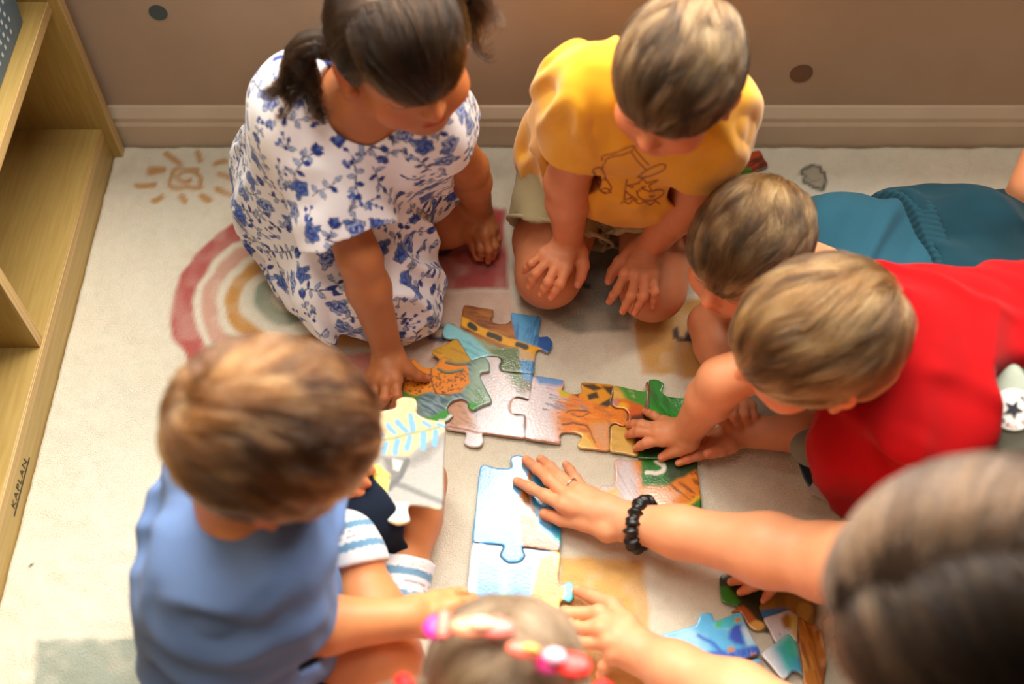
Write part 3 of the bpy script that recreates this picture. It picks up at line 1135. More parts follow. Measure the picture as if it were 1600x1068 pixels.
def art_leaf(px, py):
    P = Paint(px, py, lin(208, 174, 118), 1.5, 0.06)
    L = lambda p: crop(180, 500, 3.052, p)
    P.mottle(0.02, (216, 184, 130), 0.5, 2)
    P.poly(L([(1240, 640), (1400, 650), (1440, 610), (1590, 520), (1590, 900), (1400, 880), (1250, 900)]), (150, 148, 140), 4)
    P.poly(L([(1400, 650), (1500, 590), (1580, 540), (1500, 660), (1420, 700), (1380, 700)]), (118, 112, 104), 12)
    P.poly(L([(1270, 650), (1390, 655), (1380, 720), (1310, 800), (1290, 700)]), (92, 88, 82), 8)
    P.poly(L([(1320, 660), (1365, 670), (1350, 720), (1325, 710)]), (224, 222, 214), 5)
    P.line(L([(1340, 780), (1450, 820), (1560, 870)]), 9, (92, 90, 86), 5)
    P.line(L([(1390, 670), (1360, 740), (1310, 800)]), 9, (60, 58, 54), 4)
    P.poly(L([(1500, 700), (1580, 690), (1580, 740), (1520, 745)]), (150, 148, 140), 10)
    P.poly(L([(1215, 690), (1260, 690), (1310, 740), (1300, 810), (1240, 840), (1130, 860), (1140, 790)]), (228, 204, 44), 4)
    P.streaks(0.4, 0.6, (70, 62, 20), 0.7, 8, L([(1215, 690), (1310, 740), (1300, 810), (1130, 860)]))
    P.poly(L([(1300, 870), (1400, 870), (1420, 960), (1280, 960)]), (192, 196, 186), 4)
    st = smooth_line(L([(1225, 572), (1300, 568), (1400, 540), (1480, 528), (1545, 512)]))
    P.line(st, 3, (120, 142, 60), 1.5)
    BL = (84, 158, 202)
    for (a, b, c, d, w) in ((1300, 500, 1330, 532, 8), (1345, 486, 1388, 526, 8), (1408, 455, 1418, 520, 9), (1470, 488, 1500, 506, 7), (1240, 540, 1275, 550, 7),
                            (1290, 590, 1278, 630, 8), (1345, 575, 1332, 630, 10), (1405, 556, 1390, 612, 9), (1468, 545, 1466, 610, 10), (1528, 535, 1520, 590, 9), (1540, 500, 1570, 508, 6)):
        P.line(L([(a, b), (c, d)]), w, BL, 2)
    return P.c


def art_blue(px, py):
    P = Paint(px, py, lin(98, 176, 222), 2, 0.06)
    P.mottle(0.04, (176, 220, 240), 0.8, 5)
    P.poly(Kc([(-150, 850), (0, 830), (200, 810), (420, 770), (440, 830), (250, 900), (60, 1000), (-150, 1000)]), (42, 84, 178), 6)
    P.streaks(1.4, 0.6, (92, 140, 214), 0.7, 3, Kc([(-150, 850), (420, 770), (440, 830), (60, 1000)]))
    P.poly(Kc([(210, 640), (240, 600), (300, 610), (300, 700), (320, 780), (240, 760), (190, 720)]), (40, 76, 180), 8)
    P.poly(Kc([(90, 590), (280, 520), (310, 590), (200, 640), (100, 640)]), (86, 186, 206), 4)
    P.poly(Kc([(84, 590), (140, 575), (130, 630), (90, 630)]), (88, 186, 120), 5)
    P.line(smooth_line(Kc([(-40, 700), (40, 740), (110, 800), (150, 850)])), 5, (50, 96, 190), 4)
    P.poly(Kc([(300, 640), (370, 640), (400, 760), (330, 720)]), (206, 222, 238), 10)
    for a, b in ((60, 985), (150, 930), (250, 880), (380, 848), (205, 800), (265, 575)):
        P.poly(Kc([(a - 26, b + 22), (a - 20, b - 22), (a, b - 10), (a + 16, b - 26), (a + 28, b + 18)]), (196, 138, 90), 3)
    P.line(Kc([(60, 1000), (180, 930), (300, 880), (440, 840)]), 4, (92, 52, 34), 2)
    return P.c


def art_parrot(px, py):
    P = Paint(px, py, lin(120, 188, 222), 2, 0.06)
    P.poly(Kc([(190, 960), (330, 900), (340, 1080), (230, 1080)]), (228, 180, 104), 5)
    P.poly(Kc([(310, 900), (350, 890), (400, 1080), (340, 1080)]), (52, 92, 176), 3)
    P.poly(Kc([(345, 920), (425, 900), (420, 1000), (380, 1040)]), (40, 160, 206), 3)
    P.poly(Kc([(420, 890), (490, 990), (440, 1040), (420, 980)]), (220, 120, 30), 3)
    P.poly(Kc([(440, 930), (480, 980), (440, 1010)]), (240, 196, 60), 4)
    P.poly(Kc([(400, 1040), (520, 1000), (540, 1090), (400, 1090)]), (226, 190, 110), 6)
    P.poly(Kc([(470, 1000), (540, 1010), (540, 1080), (500, 1060)]), (60, 100, 180), 5)
    return P.c


def art_teal(px, py):
    P = Paint(px, py, lin(214, 218, 224), 2, 0.06)
    P.poly(Kc([(530, 780), (660, 690), (720, 760), (760, 1000), (660, 980), (620, 960)]), (46, 156, 186), 22)
    P.poly(Kc([(590, 740), (660, 690), (720, 780), (740, 940), (670, 940)]), (60, 176, 140), 26)
    P.poly(Kc([(690, 860), (760, 880), (760, 1000), (680, 980)]), (70, 150, 196), 18)
    return P.c


def art_pale(px, py):
    P = Paint(px, py, lin(206, 200, 206), 2, 0.06)
    P.poly(Kc([(585, 570), (630, 530), (690, 560), (670, 650), (620, 640)]), (150, 108, 46), 6)
    P.poly(Kc([(660, 520), (720, 560), (716, 750), (670, 700)]), (206, 180, 110), 8)
    P.streaks(1.2, 0.7, (60, 86, 140), 0.8, 5, Kc([(540, 700), (650, 650), (650, 700), (560, 760)]))
    return P.c


def art_forest(px, py):
    P = Paint(px, py, lin(26, 40, 20), 2, 0.08)
    P.streaks(0.8, 0.4, (14, 22, 12), 0.7, 2)
    P.poly(Kc([(120, 330), (180, 320), (280, 440), (250, 480), (130, 440)]), (52, 132, 34), 4)
    P.poly(Kc([(120, 180), (220, 150), (210, 210), (140, 250)]), (170, 190, 180), 6)
    P.poly(Kc([(200, 500), (300, 470), (420, 580), (360, 640)]), (172, 96, 40), 5)
    P.disc(*Kc([(410, 622)])[0], 12, 9, (222, 176, 110), 3)
    return P.c


def art_sand(px, py):
    P = Paint(px, py, lin(168, 132, 78), 2, 0.06)
    P.mottle(0.05, (120, 92, 54), 0.6, 5)
    P.poly(Kc([(410, 500), (630, 490), (640, 540), (500, 640), (420, 560)]), (66, 122, 176), 5)
    P.disc(*Kc([(770, 520)])[0], 12, 16, (206, 170, 104), 4)
    return P.c


def art_tan(px, py):
    P = Paint(px, py, lin(182, 118, 58), 2, 0.06)
    P.streaks(1.3, 0.2, (226, 176, 110), 0.7, 5)
    P.streaks(1.3, 0.3, (130, 70, 30), 0.7, 9)
    return P.c


def art_rust(px, py):
    P = Paint(px, py, lin(122, 40, 24), 2, 0.08)
    P.streaks(2.6, 0.3, (186, 84, 34), 0.8, 3)
    P.poly([(1130, 286), (1150, 268), (1172, 262), (1178, 280), (1140, 290)], (60, 132, 44), 5)
    P.mottle(0.1, (40, 36, 24), 0.6, 7)
    return P.c


def art_night(px, py):
    P = Paint(px, py, lin(20, 62, 44), 2, 0.06)
    P.mottle(0.05, (34, 54, 92), 0.8, 2)
    return P.c


piece('puzzle_piece', A([(762, 68), (860, 82), (948, 97), (944, 130), (934, 162), (965, 184), (1030, 186), (1062, 160), (1064, 116), (1150, 128), (1250, 140), (1246, 200), (1238, 268),
      (1298, 268), (1330, 312), (1300, 372), (1244, 348), (1222, 368), (1212, 440), (1200, 506), (1100, 498), (1002, 488), (990, 456), (1006, 420), (975, 398), (920, 394), (890, 402),
      (800, 420), (760, 350), (718, 288), (676, 284), (632, 272), (622, 232), (646, 186), (694, 186), (734, 220), (744, 150)]),
      art_log, 'brown puzzle piece with a yellow and black stripe, nearest the sage square', 0.004)
piece('puzzle_piece', A([(880, 404), (930, 398), (980, 402), (1000, 424), (986, 456), (1000, 492), (1100, 503), (1198, 512), (1196, 600), (1182, 668), (1140, 660), (1098, 654), (1058, 688),
      (1056, 748), (1092, 772), (1148, 776), (1150, 850), (1148, 920), (1010, 905), (886, 890), (880, 908), (886, 942), (856, 974), (795, 972), (760, 946), (774, 886), (700, 868), (640, 852),
      (650, 740), (700, 560), (800, 430)]),
      art_fur_white, 'pale white and peach puzzle piece between the striped and orange pieces', 0.003)
piece('puzzle_piece', Bc([(203, 104), (300, 114), (376, 126), (388, 150), (374, 184), (420, 206), (470, 208), (492, 190), (486, 152), (500, 140), (600, 148), (680, 158), (674, 220), (664, 270),
      (690, 296), (740, 300), (764, 330), (758, 380), (738, 402), (690, 384), (658, 402), (656, 480), (654, 545), (560, 538), (482, 530), (466, 508), (492, 460), (440, 438), (378, 438), (360, 462),
      (364, 505), (260, 490), (154, 472), (156, 400), (154, 340), (120, 330), (72, 326), (60, 280), (80, 236), (130, 236), (172, 248), (188, 180)]),
      art_orange, 'orange puzzle piece with dark stripes, in the middle of the joined row', 0.0032)
piece('puzzle_piece', Bc([(684, 160), (780, 178), (868, 194), (872, 150), (886, 134), (890, 200), (886, 300), (870, 370), (880, 440), (850, 520), (822, 578), (740, 562), (660, 547), (661, 470),
      (664, 408), (692, 390), (738, 408), (766, 384), (770, 328), (744, 296), (694, 290), (672, 268), (680, 215)]),
      art_grass, 'sand, grass and orange puzzle piece under the spread fingertips', 0.0034)
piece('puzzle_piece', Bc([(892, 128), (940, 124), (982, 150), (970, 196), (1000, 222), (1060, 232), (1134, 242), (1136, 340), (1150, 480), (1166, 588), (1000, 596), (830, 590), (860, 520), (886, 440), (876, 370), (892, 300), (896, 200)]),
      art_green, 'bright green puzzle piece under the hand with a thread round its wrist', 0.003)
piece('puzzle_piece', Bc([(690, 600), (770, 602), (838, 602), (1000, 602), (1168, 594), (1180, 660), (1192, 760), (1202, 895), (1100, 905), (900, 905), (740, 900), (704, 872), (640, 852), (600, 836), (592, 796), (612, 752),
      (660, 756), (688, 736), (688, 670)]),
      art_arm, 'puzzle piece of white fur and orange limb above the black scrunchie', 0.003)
piece('puzzle_piece', Hc([(201, 150), (290, 158), (378, 162), (392, 136), (384, 102), (418, 80), (462, 86), (482, 108), (470, 160), (580, 176), (706, 190), (702, 300), (698, 480), (690, 672), (570, 662), (460, 650), (472, 704), (440, 738),
      (372, 742), (326, 702), (346, 650), (330, 634), (240, 626), (152, 616), (172, 400)]),
      art_sky, 'pale sky blue puzzle piece under the hand wearing a ring', 0.003)
piece('puzzle_piece', Hc([(151, 622), (240, 632), (326, 640), (340, 654), (320, 704), (370, 748), (442, 744), (478, 706), (464, 656), (570, 668), (688, 680), (688, 770), (684, 860), (714, 880), (742, 860), (776, 880), (777, 960),
      (750, 990), (714, 976), (692, 1000), (690, 1100), (660, 1200), (400, 1200), (90, 1180), (98, 1068), (124, 840)]),
      art_lake, 'lake blue and orange puzzle piece in front of the hair clips', 0.003)
piece('puzzle_piece', A([(716, 284), (760, 350), (806, 420), (848, 408), (888, 400), (924, 438), (924, 490), (872, 500), (866, 532), (905, 612), (940, 684), (880, 712), (816, 742), (786, 716), (786, 690), (745, 666),
      (684, 684), (652, 726), (664, 760), (694, 772), (640, 818), (560, 812), (470, 800), (400, 740), (344, 684), (362, 620), (390, 520), (430, 408), (468, 440), (500, 466), (560, 464), (596, 430), (592, 404), (556, 376), (558, 356), (640, 320)]),
      art_spots, 'leopard-spotted orange puzzle piece lying across two joined pieces', 0.0085, (0.01, 0.01))
L_ = lambda p: crop(180, 500, 3.052, p)
piece('puzzle_piece', L_([(1160, 470), (1255, 452), (1338, 436), (1344, 402), (1380, 388), (1432, 396), (1444, 430), (1440, 462), (1490, 486), (1540, 496), (1576, 506), (1568, 690), (1559, 882), (1480, 876), (1402, 868), (1394, 898), (1402, 938),
      (1345, 955), (1290, 932), (1306, 886), (1298, 864), (1220, 856), (1144, 850), (1152, 660)]),
      art_leaf, 'cream puzzle piece with a pale blue leaf held above the bare knee', 0.125, (0.02, 0.15), sat=0.95)
piece('puzzle_piece', Kc([(-330, 700), (-180, 650), (-60, 610), (-30, 540), (10, 524), (60, 530), (80, 580), (120, 575), (200, 545), (280, 520), (320, 610), (380, 730), (430, 830), (300, 890), (140, 970), (0, 1030), (-120, 960), (-240, 840)]),
      art_blue, 'bright blue puzzle piece beside the bare forearm at the bottom', 0.0075)
piece('puzzle_piece', Kc([(-20, 1060), (140, 985), (300, 905), (420, 870), (470, 960), (520, 1060), (560, 1130), (300, 1260), (60, 1240)]),
      art_parrot, 'blue, orange and sand puzzle piece cut off by the bottom edge', 0.003)
piece('puzzle_piece', Kc([(444, 836), (540, 760), (640, 680), (700, 740), (722, 820), (740, 930), (758, 1000), (720, 970), (680, 966), (650, 1000), (610, 1034), (560, 985), (500, 910)]),
      art_teal, 'white, teal and green puzzle piece near the dark hanging hair', 0.0075)
piece('puzzle_piece', Kc([(460, 566), (560, 530), (650, 500), (690, 520), (722, 550), (718, 650), (714, 752), (690, 730), (650, 690), (600, 720), (548, 748), (500, 650)]),
      art_pale, 'small pale lilac puzzle piece beside the teal green piece', 0.0055)
piece('puzzle_piece', Kc([(120, 262), (150, 220), (205, 160), (300, 200), (420, 280), (480, 380), (420, 480), (500, 660), (460, 660), (400, 662), (340, 620), (280, 520), (210, 520), (260, 476), (190, 460), (136, 430)]),
      art_forest, 'dark forest green puzzle piece under the small shaded fingers', 0.003)
piece('puzzle_piece', Kc([(350, 400), (480, 380), (640, 330), (800, 380), (860, 520), (820, 700), (730, 720), (640, 500), (560, 620), (500, 640), (420, 530)]),
      art_sand, 'sandy brown puzzle piece behind the small lilac piece', 0.001)
piece('puzzle_piece', Kc([(720, 560), (800, 600), (900, 640), (940, 900), (900, 1100), (770, 1080), (750, 900), (725, 760)]),
      art_tan, 'tan striped puzzle piece half under the dark hanging hair', 0.003)
piece('puzzle_piece', [(1126, 272), (1146, 248), (1185, 234), (1193, 246), (1200, 258), (1180, 266), (1150, 290), (1130, 300)],
      art_rust, 'rust red and green puzzle piece behind the yellow sleeve', 0.004)
piece('puzzle_piece', [(1244, 706), (1262, 712), (1290, 724), (1310, 740), (1300, 780), (1262, 756)],
      art_night, 'dark green puzzle piece on the rug below the red shirt', 0.003)


def white_backs():
    M = plain('uncoated_card', (214, 206, 206), 0.85)
    for pts, z, lab in (([(1172, 648), (1190, 668), (1212, 660), (1212, 672), (1190, 686), (1176, 664)], 0.006, 'small white card under the chin of the red shirted boy'),
                        ([(1262, 768), (1276, 742), (1286, 740), (1330, 770), (1310, 790)], 0.006, 'white card corner beside the woman\'s blurred hair'),
                        ([(1100, 302), (1122, 272), (1146, 274), (1140, 300), (1112, 330), (1088, 352)], 0.003, 'pale card lying behind the blond head near the yellow sleeve')):
        W = [J(a, b, z) for a, b in pts]
        n = len(W)
        v = [tuple(p) for p in W] + [tuple(p + V3(0, 0, 0.0025)) for p in W]
        f = [tuple(range(n))[::-1], tuple(range(n, 2 * n))] + [(i, (i + 1) % n, n + (i + 1) % n, n + i) for i in range(n)]
        a2 = sum(W[i][0] * W[(i + 1) % n][1] - W[(i + 1) % n][0] * W[i][1] for i in range(n))
        if a2 < 0: f = [q[::-1] for q in f]
        tag(pydata('card_piece', v, f, M), lab, 'card')


white_backs()
# ------------------------------------------------------------------ people: shared builders
M_SKIN = attr_mat('skin', 0.5, (420, 0.10, 0.0012), 0.12, 0, 0.38, 0.0, 0.05, 45)


def head_frame(c, heading, pitch, roll=0.0):
    """columns: right, forward, up. heading = horizontal direction faced, pitch = degrees looking down"""
    h = nrm([heading[0], heading[1], 0])
    a = math.radians(pitch)
    fwd = h * math.cos(a) - V3(0, 0, 1) * math.sin(a)
    up = h * math.sin(a) + V3(0, 0, 1) * math.cos(a)
    right = np.cross(fwd, up)
    r = math.radians(roll)
    right, up = right * math.cos(r) + up * math.sin(r), up * math.cos(r) - right * math.sin(r)
    return np.asarray(c, float), np.stack([right, fwd, up], 1)


def head_field(c, R, s, child=True):
    f = Field()

    def L(x, y, z):
        return c + R @ (V3(x, y, z) * s)

    def e(x, y, z, a, b, d, k, mode='u', rot=None):
        f.ell(L(x, y, z), V3(a, b, d) * s, R if rot is None else R @ rot, k * s, mode)
    e(0, -0.06, 0.14, 0.372, 0.445, 0.365, 0)
    e(0, 0.10, -0.12, 0.29, 0.30, 0.345, 0.10)
    e(0, 0.235, -0.36, 0.11, 0.10, 0.09, 0.12)
    ck = 0.135 if child else 0.11
    for sx in (-1, 1):
        e(sx * 0.165, 0.225, -0.17, ck, ck * 0.95, ck, 0.08)
        e(sx * 0.145, 0.425, 0.015, 0.085, 0.05, 0.05, 0.06, 's')
        e(sx * 0.145, 0.318, 0.0, 0.074, 0.068, 0.06, 0.02)
        f.cone(L(sx * 0.085, 0.375, -0.012), L(sx * 0.205, 0.335, -0.018), 0.012 * s, 0.010 * s, 0.012 * s)
        f.cone(L(sx * 0.06, 0.375, 0.085), L(sx * 0.22, 0.325, 0.085), 0.026 * s, 0.02 * s, 0.05 * s)
    f.cone(L(0, 0.375, 0.04), L(0, 0.435, -0.105), 0.026 * s, 0.05 * s, 0.05 * s)
    for sx in (-1, 1):
        f.ball(L(sx * 0.048, 0.405, -0.118), 0.034 * s, 0.02 * s)
        f.ball(L(sx * 0.025, 0.44, -0.158), 0.013 * s, 0.012 * s, 's')
    e(0, 0.352, -0.226, 0.088, 0.040, 0.022, 0.025)
    e(0, 0.340, -0.272, 0.078, 0.040, 0.026, 0.025)
    f.cone(L(-0.085, 0.372, -0.249), L(0.085, 0.372, -0.249), 0.006 * s, 0.006 * s, 0.014 * s, 's')
    for sx in (-1, 1):
        ca, sa = math.cos(sx * 0.5), math.sin(sx * 0.5)
        rot = np.array([[ca, -sa, 0], [sa, ca, 0], [0, 0, 1.0]])
        e(sx * 0.385, -0.045, -0.03, 0.034, 0.078, 0.125, 0.03, 'u', rot)
        e(sx * 0.425, -0.025, -0.015, 0.026, 0.046, 0.080, 0.022, 's', rot)
        f.ball(L(sx * 0.375, 0.005, -0.145), 0.035 * s, 0.02 * s)
    return f


HAND_LATS = {'index': (-0.150, 0.50, (0.235, 0.14, 0.115)), 'middle': (-0.052, 0.52, (0.255, 0.16, 0.12)),
             'ring': (0.045, 0.495, (0.235, 0.15, 0.12)), 'pinky': (0.135, 0.445, (0.18, 0.11, 0.105))}


def default_hand(wrist, direction, back, side, L, curl=25, spread=6, thumb_out=45):
    """joints of a relaxed hand. back = direction the back of the hand faces, side = +1 right hand, -1 left"""
    d = nrm(direction)
    n = nrm(np.asarray(back) - d * np.dot(back, d))
    lat = np.cross(d, n) * side          # towards the little finger
    out = {}
    for k, (name, (la, fw, ln)) in enumerate(HAND_LATS.items()):
        m = wrist + d * fw * L + lat * la * L
        a = math.radians((k - 1.3) * spread)
        fd = d * math.cos(a) + lat * math.sin(a)
        js = [m]
        ang = math.radians(curl * 0.6)
        for seg in ln:
            v = fd * math.cos(ang) - n * math.sin(ang)
            js.append(js[-1] + v * seg * L)
            ang += math.radians(curl)
        out[name] = js
    a = math.radians(thumb_out)
    td = nrm(d * math.cos(a) - lat * math.sin(a) - n * 0.25)
    cm = wrist + d * 0.10 * L - lat * 0.11 * L - n * 0.03 * L
    mc = cm + td * 0.24 * L
    td2 = nrm(td + d * 0.35)
    ip = mc + td2 * 0.18 * L
    out['thumb'] = [cm, mc, ip, ip + nrm(td2 + d * 0.3) * 0.14 * L]
    return out


def add_hand(body, wrist, joints, r, wr=None, palm=1.0, k_palm=0.008):
    """palm and five separate fingers grown out of the wrist; r = finger radius"""
    h = Field()
    wr = wr or r * 2.6
    order = [n for n in ('index', 'middle', 'ring', 'pinky') if n in joints]
    mcps = [np.asarray(joints[n][0]) for n in order]
    first = True
    for m in mcps:
        h.cone(wrist, m, wr * 0.66 * palm, r * 1.28 * palm, 0 if first else k_palm)
        first = False
    for a, b in zip(mcps[:-1], mcps[1:]):
        h.cone(lerp(a, wrist, 0.12), lerp(b, wrist, 0.12), r * 1.25, r * 1.25, k_palm * 0.8)
        h.cone(lerp(a, wrist, 0.5), lerp(b, wrist, 0.5), r * 1.6 * palm, r * 1.6 * palm, k_palm)
    for m in mcps:
        h.ball(m + V3(0, 0, r * 0.42), r * 1.02, r * 0.7)
    if 'thumb' in joints:
        t = [np.asarray(p) for p in joints['thumb']]
        h.cone(lerp(wrist, t[0], 0.6), t[0], wr * 0.6, r * 1.75, k_palm)
        h.cone(t[0], t[1], r * 1.75, r * 1.30, k_palm)
        h.cone(t[1], t[2], r * 1.26, r * 1.14, r * 0.9)
        h.cone(t[2], t[3], r * 1.16, r * 0.92, r * 0.3)
    FF, allp = Field(), []
    for n in order:
        js = [np.asarray(p) for p in joints[n]]
        allp += js
        g = Field()
        sc = 0.86 if n == 'pinky' else 1.0
        rr = np.linspace(1.12, 0.78, len(js)) * r * sc
        for i in range(len(js) - 1):
            g.cone(js[i], js[i + 1], rr[i], rr[i + 1], r * 0.25)
        for i in range(1, len(js) - 1):
            g.ball(js[i], rr[i] * 1.07, r * 0.5)
        cc = np.mean(js, 0)
        rad = max(np.linalg.norm(j - cc) for j in js) + r * 1.5
        FF.sub(g, cc, rad, 0.0)
    cc = np.mean(allp, 0)
    h.sub(FF, cc, max(np.linalg.norm(j - cc) for j in allp) + r * 1.6, r * 0.55)
    pts = [wrist] + [p for n in joints for p in joints[n]]
    lo, hi = bounds(pts, r * 2.2)
    cc = (lo + hi) / 2
    rad = max(np.linalg.norm(np.asarray(p) - cc) for p in pts) + r * 2.2
    body.sub(h, cc, rad, 0.010)
    return lo, hi


def grow_joints(mcp, pip, tip, lift=0.3):
    """insert the last joint between pip and tip"""
    mcp, pip, tip = map(np.asarray, (mcp, pip, tip))
    dip = lerp(pip, tip, 0.52) + V3(0, 0, 1) * np.linalg.norm(tip - pip) * 0.12 * lift
    return [mcp, pip, dip, tip]


class Person:
    def __init__(self, base, label, skin, s=1.0):
        self.root = empty('person', base, label, 'person')
        self.skin = lin(skin)
        self.body = Field()
        self.pts = []
        self.fine = []
        self.s = s
        self.heads = None
        self.hands = []

    def cone(self, a, b, ra, rb, k=0.02):
        a, b = np.asarray(a, float), np.asarray(b, float)
        self.body.cone(a, b, ra * self.s, rb * self.s, k)
        self.pts += [a, b]

    def torso(self, neck, pelvis, shL, shR, hipL, hipR, fat=1.0):
        s = self.s
        lat = nrm(np.asarray(shR) - np.asarray(shL))
        latp = nrm(np.asarray(hipR) - np.asarray(hipL))
        self.neck, self.pelvis, self.shL, self.shR, self.hipL, self.hipR, self.lat, self.latp = map(np.asarray, (neck, pelvis, shL, shR, hipL, hipR, lat, latp))
        self.bars = []
        mid = (self.shL + self.shR) / 2
        for t, w, r in ((0.0, None, 0.040), (0.22, 0.062, 0.062), (0.5, 0.056, 0.062), (0.78, 0.052, 0.066)):
            if w is None:
                a, b = lerp(mid, self.shL, 0.86), lerp(mid, self.shR, 0.86)
            else:
                c = lerp(lerp(self.neck, mid, 0.6), self.pelvis, t)
                l = nrm(lerp(lat, latp, t))
                a, b = c - l * w * s * fat, c + l * w * s * fat
            self.bars.append((a, b, r * s * fat))
        self.bars.append((self.hipL, self.hipR, 0.068 * s * fat))
        for a, b, r in self.bars:
            self.body.cone(a, b, r, r, 0.035 * s)
            self.pts += [a, b]
        self.body.cone(lerp(mid, self.neck, 0.3), self.neck, 0.04 * s, 0.032 * s, 0.03 * s)

    def arm(self, sh, el, wr, r=(0.033, 0.027, 0.027, 0.0185)):
        s = self.s
        sh, el, wr = map(np.asarray, (sh, el, wr))
        self.cone(sh, el, r[0], r[1], 0.02)
        m = lerp(el, wr, 0.3)
        self.cone(el, m, r[1], r[2], 0.012)
        self.cone(m, wr, r[2], r[3], 0.012)

    def leg(self, hip, kn, an, toe=None, r=(0.060, 0.044, 0.045, 0.026)):
        s = self.s
        hip, kn, an = map(np.asarray, (hip, kn, an))
        self.cone(hip, kn, r[0], r[1], 0.02)
        m = lerp(kn, an, 0.35)
        self.cone(kn, m, r[1] * 0.95, r[2], 0.018)
        self.cone(m, an, r[2], r[3], 0.018)
        if toe is not None:
            toe = np.asarray(toe)
            heel = an - nrm(toe - an) * 0.018 * s
            self.cone(heel, lerp(an, toe, 0.5), 0.027, 0.027, 0.015)
            self.cone(lerp(an, toe, 0.5), toe, 0.028, 0.020, 0.015)

    def head(self, c, heading, pitch, hs, roll=0.0, child=True):
        self.hc, self.hR = head_frame(c, heading, pitch, roll)
        self.hs = hs
        self.hc = self.hc - self.hR @ (V3(0, -.06, .14) * hs)
        f = head_field(self.hc, self.hR, hs, child)
        # neck from the skull to the collar
        top = self.hl(0, -0.10, -0.22)
        self.body.cone(self.neck, top, 0.034 * self.s, 0.036 * self.s, 0.03)
        self.body.sub(f, self.hc, hs * 0.72, 0.022)
        self.pts += [self.hc + V3(1, 1, 1) * hs * 0.6, self.hc - V3(1, 1, 1) * hs * 0.6]
        self.fine.append((self.hc - hs * 0.62, self.hc + hs * 0.62, 0.0026))

    def hl(self, x, y, z):
        return self.hc + self.hR @ (V3(x, y, z) * self.hs)

    def hand(self, wrist, joints, r, wr=None, h=0.0016, palm=1.0, k_palm=0.008):
        lo, hi = add_hand(self.body, np.asarray(wrist), joints, r, wr, palm, k_palm)
        self.fine.append((lo - 0.004, hi + 0.004, h))
        self.pts += [lo, hi]
        self.hands.append((joints, r))

    def finish(self, h=0.0042, floor=0.002):
        self.body.plane((0, 0, floor), (0, 0, -1), 0.004)
        lo, hi = bounds(self.pts, 0.10 * max(self.s, 1))
        v, q = multires(self.body, lo, hi, h, self.fine)
        col = np.tile(self.skin, (len(v), 1))
        # complexion
        n = vnoise(v * 38)[:, None]
        col = col * (1 + 0.05 * n)
        blush = self.skin * V3(1.12, 0.80, 0.74)
        if hasattr(self, 'hc'):
            q0 = ((v - self.hc) @ self.hR) / self.hs
            x, y, z = np.abs(q0[:, 0]), q0[:, 1], q0[:, 2]

            def blob(cx, cy, cz, r):
                return np.clip(1 - np.sqrt((x - cx) ** 2 + (y - cy) ** 2 + (z - cz) ** 2) / r, 0, 1)[:, None]
            for w, b in ((0.8, blob(0.2, 0.3, -0.15, 0.17)), (0.8, blob(0, 0.45, -0.1, 0.1)), (1.2, blob(0.40, -0.04, -0.02, 0.15))):
                m = np.clip(w * b, 0, 1)
                col = col * (1 - m) + blush * m
            lips = ((x < 0.085 - 0.6 * np.abs(z + 0.249)) & (np.abs(z + 0.249) < 0.042) & (y > 0.30))[:, None]
            col = np.where(lips, self.skin * V3(0.95, 0.52, 0.48), col)
            lash = ((np.abs(z + 0.022) < 0.014) & (x > 0.07) & (x < 0.225) & (y > 0.28))[:, None]
            col = np.where(lash, lin(48, 30, 22), col)
            brow = ((np.abs(z - 0.10 - 0.03 * np.cos((x - 0.15) * 12)) < 0.020) & (x > 0.055) & (x < 0.235) & (y > 0.24))[:, None]
            col = np.where(brow, col * 0.35 + getattr(self, 'brow', lin(92, 66, 44)) * 0.65, col)
        for joints, r in self.hands:
            for nme, js in joints.items():
                tip = np.asarray(js[-1])
                d = np.linalg.norm(v - tip, axis=1)
                m = (np.clip(1 - d / (r * 3.2), 0, 1) * 0.9)[:, None]
                col = col * (1 - m) + blush * m
                # nail: a paler oval on the upper side of the fingertip
                ax = nrm(tip - np.asarray(js[-2]))
                up = V3(0, 0, 1) - ax * ax[2]
                up = nrm(up)
                la = np.cross(ax, up)
                p = v - (tip + ax * r * 0.1)
                m = ((np.abs(p @ la) < r * 0.52) & (np.abs(p @ ax) < r * 0.72) & (p @ up > r * 0.45) & (d < r * 2))[:, None]
                col = np.where(m, np.clip(self.skin * V3(1.10, 0.98, 0.95) + 0.06, 0, 1), col)
                for j in js[1:-1]:
                    d = np.linalg.norm(v - np.asarray(j), axis=1)
                    m = (np.clip(1 - d / (r * 1.7), 0, 1) * 0.45)[:, None]
                    col = col * (1 - m) + blush * m
        me = mesh_np('body', v, q, True, col)
        self.obj = link('body', me, M_SKIN, self.root)
        return self.obj


def garment(person, name, field, pts, h, mat, pad=0.11, colors=None, label=None, floor=0.002):
    if floor is not None:
        field.ops.append(('i', 0.004, 'p', f32((0, 0, floor)), f32((0, 0, -1))))
    lo, hi = bounds(pts, pad)
    v, q = polygonize(field, lo, hi, h, slack=.009)
    me = mesh_np(name, v, q, True, colors(v) if colors else None)
    o = link(name, me, mat, person.root)
    if label: o['label'] = label
    return o


def folds(amp, freq, stretch, axis, seed=0.0, lim=0.0055):
    """displacement like drawn-out cloth folds running along `axis`"""
    a = nrm(axis)
    h = np.array([1.0, 0, 0]) if abs(a[0]) < 0.8 else np.array([0, 1.0, 0])
    u = nrm(np.cross(a, h))
    w = np.cross(a, u)
    B = f32(np.stack([a * freq / stretch, u * freq, w * freq], 1))

    def f(p):
        q = p @ B + np.float32(seed)
        n = vnoise(q)
        r = amp * (2 * np.sqrt(n * n + 0.035) - 0.85) * 1.5 
        return np.minimum(r, lim)
    return f


